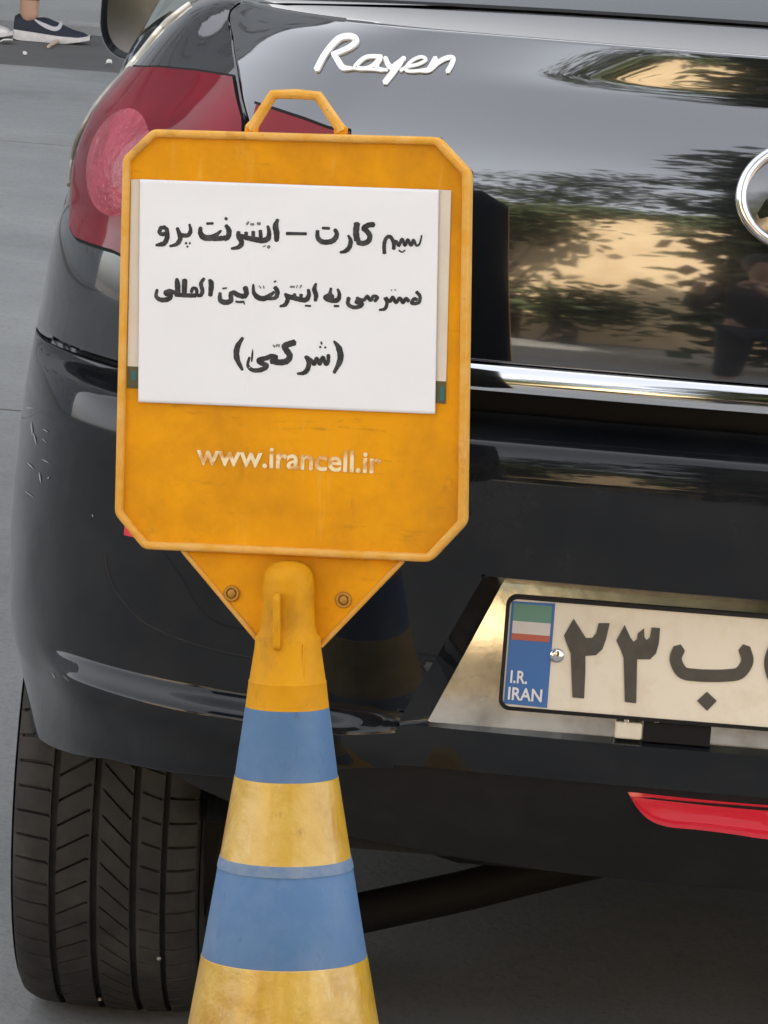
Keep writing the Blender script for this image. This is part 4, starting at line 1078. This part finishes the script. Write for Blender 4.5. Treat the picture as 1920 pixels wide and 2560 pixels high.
def person(org, yaw, label, mats, arms, white_toe=False, stance=.13, feet_yaw=0.0, foot2=(0, 0)):
    root = thing('person', org, label, 'person')
    c, s_ = math.cos(yaw), math.sin(yaw)
    def T(a, b_, h): return (org[0]+a*c-b_*s_, org[1]+a*s_+b_*c, org[2]+h)   # a forward, b_ to the left
    f2 = foot2
    J = [(T(0, 0, .94), .15, .11), (T(0, 0, 1.12), .135, .10), (T(.01, 0, 1.30), .165, .11), (T(0, 0, 1.43), .13, .085), (T(.01, 0, 1.50), .055), (T(.03, 0, 1.60), .078, .092), (T(.035, 0, 1.69), .080, .095), (T(.03, 0, 1.75), .055, .07)]
    E = [(0, 1), (1, 2), (2, 3), (3, 4), (4, 5), (5, 6), (6, 7)]
    for sd_, ft in ((1, (0, 0)), (-1, f2)):
        k = len(J); J += [(T(0, sd_*.10, .86), .085), (T(.02+ft[0]*.5, sd_*.11+ft[1]*.5, .48), .058), (T(ft[0], sd_*stance+ft[1], .10), .040), (T(.02+ft[0], sd_*stance+ft[1], .07), .038)]
        E += [(0, k), (k, k+1), (k+1, k+2), (k+2, k+3)]
        a = arms[sd_]; k = len(J)
        J += [(T(0, sd_*.19, 1.40), .058), (T(*a[0]), .043), (T(*a[1]), .030), (T(*a[2]), .034, .018)]
        E += [(3, k), (k, k+1), (k+1, k+2), (k+2, k+3)]
    body_ = skin_body('body', J, E, mats['skin'], root)
    # head detail: nose, ears, eyes kept on the body's head
    mb = MB(); mb.lathe([(0, .14), (.05, .132), (.085, .10), (.100, .05), (.098, .0), (.085, -.05)], 32, T(.015, 0, 1.655), (0, 0, 1)); mb.build('hair', MT['hair'], root, smooth=60)
    # clothes: slightly larger skins of the same skeleton
    g = .012
    Js = [(tuple(np.array(J[0][0])-np.array([0, 0, .10])), .168, .130), (J[1][0], .152, .118), (J[2][0], .18, .125), (J[3][0], .142, .098)]; Es = [(0, 1), (1, 2), (2, 3)]
    for k in (12, 20):
        n0 = len(Js); pa, pb = np.array(J[k][0]), np.array(J[k+1][0])
        Js += [(J[k][0], .070), (tuple(pb), .054), (tuple(pb+(np.array(J[k+2][0])-pb)*.9), .038)]; Es += [(3, n0), (n0, n0+1), (n0+1, n0+2)]
    skin_body('shirt', Js, Es, mats['shirt'], root)
    Jt = [(J[0][0], .163, .123)]; Et = []
    for k in (8, 16):
        n0 = len(Jt); Jt += [(J[k][0], .100), (J[k+1][0], .074), (tuple(np.array(J[k+2][0])+np.array([0, 0, .035])), .062)]; Et += [(0, n0), (n0, n0+1), (n0+1, n0+2)]
    skin_body('trousers', Jt, Et, mats['trousers'], root)
    for sd_, ft in ((1, (0, 0)), (-1, f2)):
        u_, so_, mk, tt = MB(), MB(), MB(), MB()
        shoe(u_, so_, T(.02+ft[0], sd_*stance+ft[1], 0), yaw+feet_yaw, mark=mk, mb_toe=tt if (white_toe and sd_ == -1) else None)
        sh = u_.build('shoe', mats['shoe'], root, smooth=60); so_.build('sole', MT['sole'], sh, smooth=50)
        if mk.V: mk.build('shoe_mark', MT['swoosh'], sh, smooth=60)
        if tt.V: tt.build('toe_cap', MT['sole'], sh, smooth=60)
    # hands: palm is the end of the arm; five bent fingers
    for sd_ in (1, -1):
        a = arms[sd_]; w_ = np.array(T(*a[1])); h_ = np.array(T(*a[2])); d_ = (h_-w_)/np.linalg.norm(h_-w_)
        sdv = np.array([-s_, c, 0.0]); sdv = sdv-d_*(sdv@d_); sdv /= np.linalg.norm(sdv)+1e-9; pv = np.cross(d_, sdv)
        for q_, (of, ln_) in enumerate(((-.027, .062), (-.009, .074), (.009, .070), (.026, .055))):
            p0 = h_+d_*.012+sdv*of
            Jf = [(tuple(p0), .010), (tuple(p0+d_*ln_*.5), .009), (tuple(p0+d_*ln_*.75-pv*ln_*.30), .008), (tuple(p0+d_*ln_*.72-pv*ln_*.62), .0065)]
            skin_body('finger', Jf, [(0, 1), (1, 2), (2, 3)], mats['skin'], body_, 1)
        p0 = h_-d_*.02+sdv*(.034*-sd_)
        skin_body('thumb', [(tuple(p0), .011), (tuple(p0+d_*.03-sdv*sd_*.02), .010), (tuple(p0+d_*.055-sdv*sd_*.018-pv*.01), .008)], [(0, 1), (1, 2)], mats['skin'], body_, 1)
    return root
dk = dict(skin=MT['skin'], shirt=MT['shirt'], trousers=MT['denim'], shoe=MT['navy'])
relax = {1: ((.0, .26, 1.12), (.06, .27, .88), (.08, .27, .80)), -1: ((.0, -.26, 1.12), (.06, -.27, .88), (.08, -.27, .80))}
# passer-by whose shoe shows at the top left of the photograph (toe points right)
person((-2.43, 11.62, .002), 0.0, 'person at far left of whom only a navy shoe with a thick white sole shows', dk, relax, white_toe=True, stance=.09, foot2=(-.30, .16))
# the photographer, standing just behind and right of the camera
holds = {1: ((.12, .27, 1.16), (.36, .22, 1.36), (.43, .20, 1.42)), -1: ((.12, -.25, 1.16), (.34, -.05, 1.36), (.40, .0, 1.42))}
person((.12, -4.62, .004), R(97), 'person in dark clothes facing the car, arms raised to take the picture', dk, holds)

# ================================================================== SURROUNDINGS (shade the car, show in its paint)
def building(name, x0, x1, y0, y1, h, m_, label, nx, nz, face):
    b = thing(name, ((x0+x1)/2, (y0+y1)/2, 0), label, 'building')
    mb = MB(); mb.box((x0, y0, 0), (x1, y1, h)); mb.box((x0-.3, y0-.3, h+.002), (x1+.3, y1+.3, h+.5)); mb.build('wall', m_, b)
    yy = y0 if face < 0 else y1
    for i in range(nx):
        for k in range(nz):
            cx = x0+(x1-x0)*(i+.5)/nx; cz = 2.2+(h-3)*(k)/max(nz-1, 1) if nz > 1 else 2.2
            mb = MB(); mb.box((cx-.7, yy+face*.06-.05, cz-.7), (cx+.7, yy+face*.06+.05, cz+.9)); wn = mb.build('window', MT['pave'], b)
            mb = MB(); mb.box((cx-.6, yy+face*.115-.005, cz-.6), (cx+.6, yy+face*.115+.005, cz+.8)); mb.build('pane', MT['glass'], wn)
    return b
building('shade_building', -34, 34, 14, 24, 23.8, MT['shade_facade'], 'unseen grey building added ahead to shade the car and the street', 14, 6, -1)  # added out of view, sized to keep sun off car and street
mb = MB(); mb.box((-16, -11.6, 0), (16, -11.2, 4.0)); mb.box((-16.1, -11.66, 4.003), (16.1, -11.14, 4.15))
gw = mb.build('garden_wall', MT['stucco'], bevel=.01); tag(gw, 'sunlit tan stucco wall across the street behind the viewer', 'wall')
def tree(x, y, h, cr, label, seed, low=0.3, dens=1.0, name='street_tree', group='trees across the street', leaf=1.0):
    rg = random.Random(seed); t = thing(name, (x, y, 0), label, 'tree', group)
    mb = MB(); mb.tube([(x, y, 0), (x+.05, y, h*.3), (x-.08, y+.05, h*.6), (x, y, h*.9)], [.16, .12, .07, .02], 10)
    for k in range(9):
        a = rg.uniform(0, 6.28); z0 = h*rg.uniform(.3, .7); rr = cr*rg.uniform(.5, .9)
        mb.tube([(x, y, z0), (x+rr*.5*math.cos(a), y+rr*.5*math.sin(a), z0+.3), (x+rr*math.cos(a), y+rr*math.sin(a), z0+.7)], [.05, .03, .01], 6)
    mb.build('trunk', MT['bark'], t, smooth=60)
    V, F = [], []
    cl_ = [(rg.gauss(0, cr*.42), rg.gauss(0, cr*.42), h*low+(h*(1-low))*rg.random()**.8) for _ in range(int(46*dens))]
    for cx, cy, cz in cl_:
        for _ in range(95):
            p = np.array([x+cx+rg.gauss(0, .26), y+cy+rg.gauss(0, .26), cz+rg.gauss(0, .20)]); a, b_ = rg.uniform(0, 6.28), rg.uniform(-1, 1); sz = rg.uniform(.05, .10)*leaf
            e1 = np.array([math.cos(a), math.sin(a), b_*.6])*sz; e2 = np.array([-math.sin(a)*.5, math.cos(a)*.5, rg.uniform(-.6, .6)])*sz
            k = len(V); V += [p-e1, p+e2, p+e1, p-e2]; F.append((k, k+1, k+2, k+3))
    link('crown', mesh('crown', V, F), MT['leaf'], t); return t
tree(-1.7, -13.2, 7.5, 1.7, 'leafy tree across the street rising behind the tan wall, left of its middle', 1, low=.36)
tree(1.5, -13.4, 8.0, 1.8, 'tall leafy tree across the street rising behind the tan wall, right of its middle', 2, low=.34)
tree(-5.5, -10.3, 6.2, 1.8, 'leafy tree across the street near the left end of the tan wall', 3)
tree(5.8, -10.3, 6.2, 1.8, 'leafy tree across the street near the right end of the tan wall', 4)
tree(.60, -6.4, 6.5, .42, 'slender dark evergreen at the near edge of the street behind the viewer', 9, low=.06, dens=3.6, name='evergreen_tree', leaf=1.5)
tree(-1.75, -10.7, 3.6, .34, 'small tree with a high thin crown against the tan wall', 8, low=.78, dens=.22, group='trees across the street')
tree(-2.3, -7.5, 1.3, .62, 'dense low bush at the edge of the street left of the viewer', 6, low=.05, dens=.55, name='bush', group='bushes at the tan wall')
tree(-1.25, -10.3, 1.65, .42, 'round bush in front of the tan wall', 5, low=.45, dens=.28, name='bush', group='bushes at the tan wall')

# creeper hanging over the top of the tan wall
rg = random.Random(21); V, F = [], []
for k in range(26):
    cx = rg.uniform(-4.2, 4.2); dz = abs(rg.gauss(0, .24)); 
    for _ in range(80):
        p = np.array([cx+rg.gauss(0, .16), -11.12+abs(rg.gauss(0, .10)), 4.22-dz*rg.random()*1.6+rg.gauss(0, .10)]); a = rg.uniform(0, 6.28); sz = rg.uniform(.05, .10)
        e1 = np.array([math.cos(a), rg.uniform(-.4, .4), math.sin(a)])*sz; e2 = np.array([-math.sin(a), rg.uniform(-.6, .6), math.cos(a)])*sz*.55
        k_ = len(V); V += [p-e1, p+e2, p+e1, p-e2]; F.append((k_, k_+1, k_+2, k_+3))
tag(link('creeper', mesh('creeper', V, F), MT['leaf']), 'leafy creeper hanging over the top of the sunlit tan wall', 'plant')

# kerbside things at the far left
bl = MB(); bl.lathe([(0, .9), (.06, .89), (.075, .86), (.075, .1), (.10, .08), (.10, .05)], 32, (-1.99, 12.35, 0)); tag(bl.build('bollard', MT['tealpost'], smooth=40), 'teal painted post standing behind the mirror of the car', 'bollard')
def scrap(name, px, py, size, m_, label, long=None):
    d = ray(px, py); t = (.004-CAM[2])/d[2]; p = CAM+d*t; mb = MB()
    if long:
        q_ = CAM+ray(*long)*((.004-CAM[2])/ray(*long)[2]); mb.tube([p+np.array([0, 0, .006]), (p+q_)/2+np.array([0, 0, .010]), q_+np.array([0, 0, .005])], [.006, .009, .004], 8)
    else:
        pts = [(p[0]+size*math.cos(a)*random.uniform(.6, 1.1), p[1]+size*2*math.sin(a)*random.uniform(.6, 1.1), .006+random.uniform(0, .012)) for a in np.linspace(0, 2*math.pi, 8)[:-1]]
        mb.prism(pts, (0, 0, .006))
    tag(mb.build(name, m_, smooth=40), label, 'litter')
scrap('paper_scrap', 15, 92, .03, MT['scrap'], 'crumpled whitish scrap on the gutter under the white shoe toe')
scrap('cigarette_end', 54, 120, .012, MT['scrap'], 'tiny white scrap on the edge of the asphalt at far left')
scrap('dry_twig', 104, 104, .02, MT['twig'], 'pale dry twig lying in the gutter near the shoe', (134, 88))
scrap('paper_fragment', 234, 140, .014, MT['scrap'], 'tiny pale scrap in the gutter beside the car mirror')
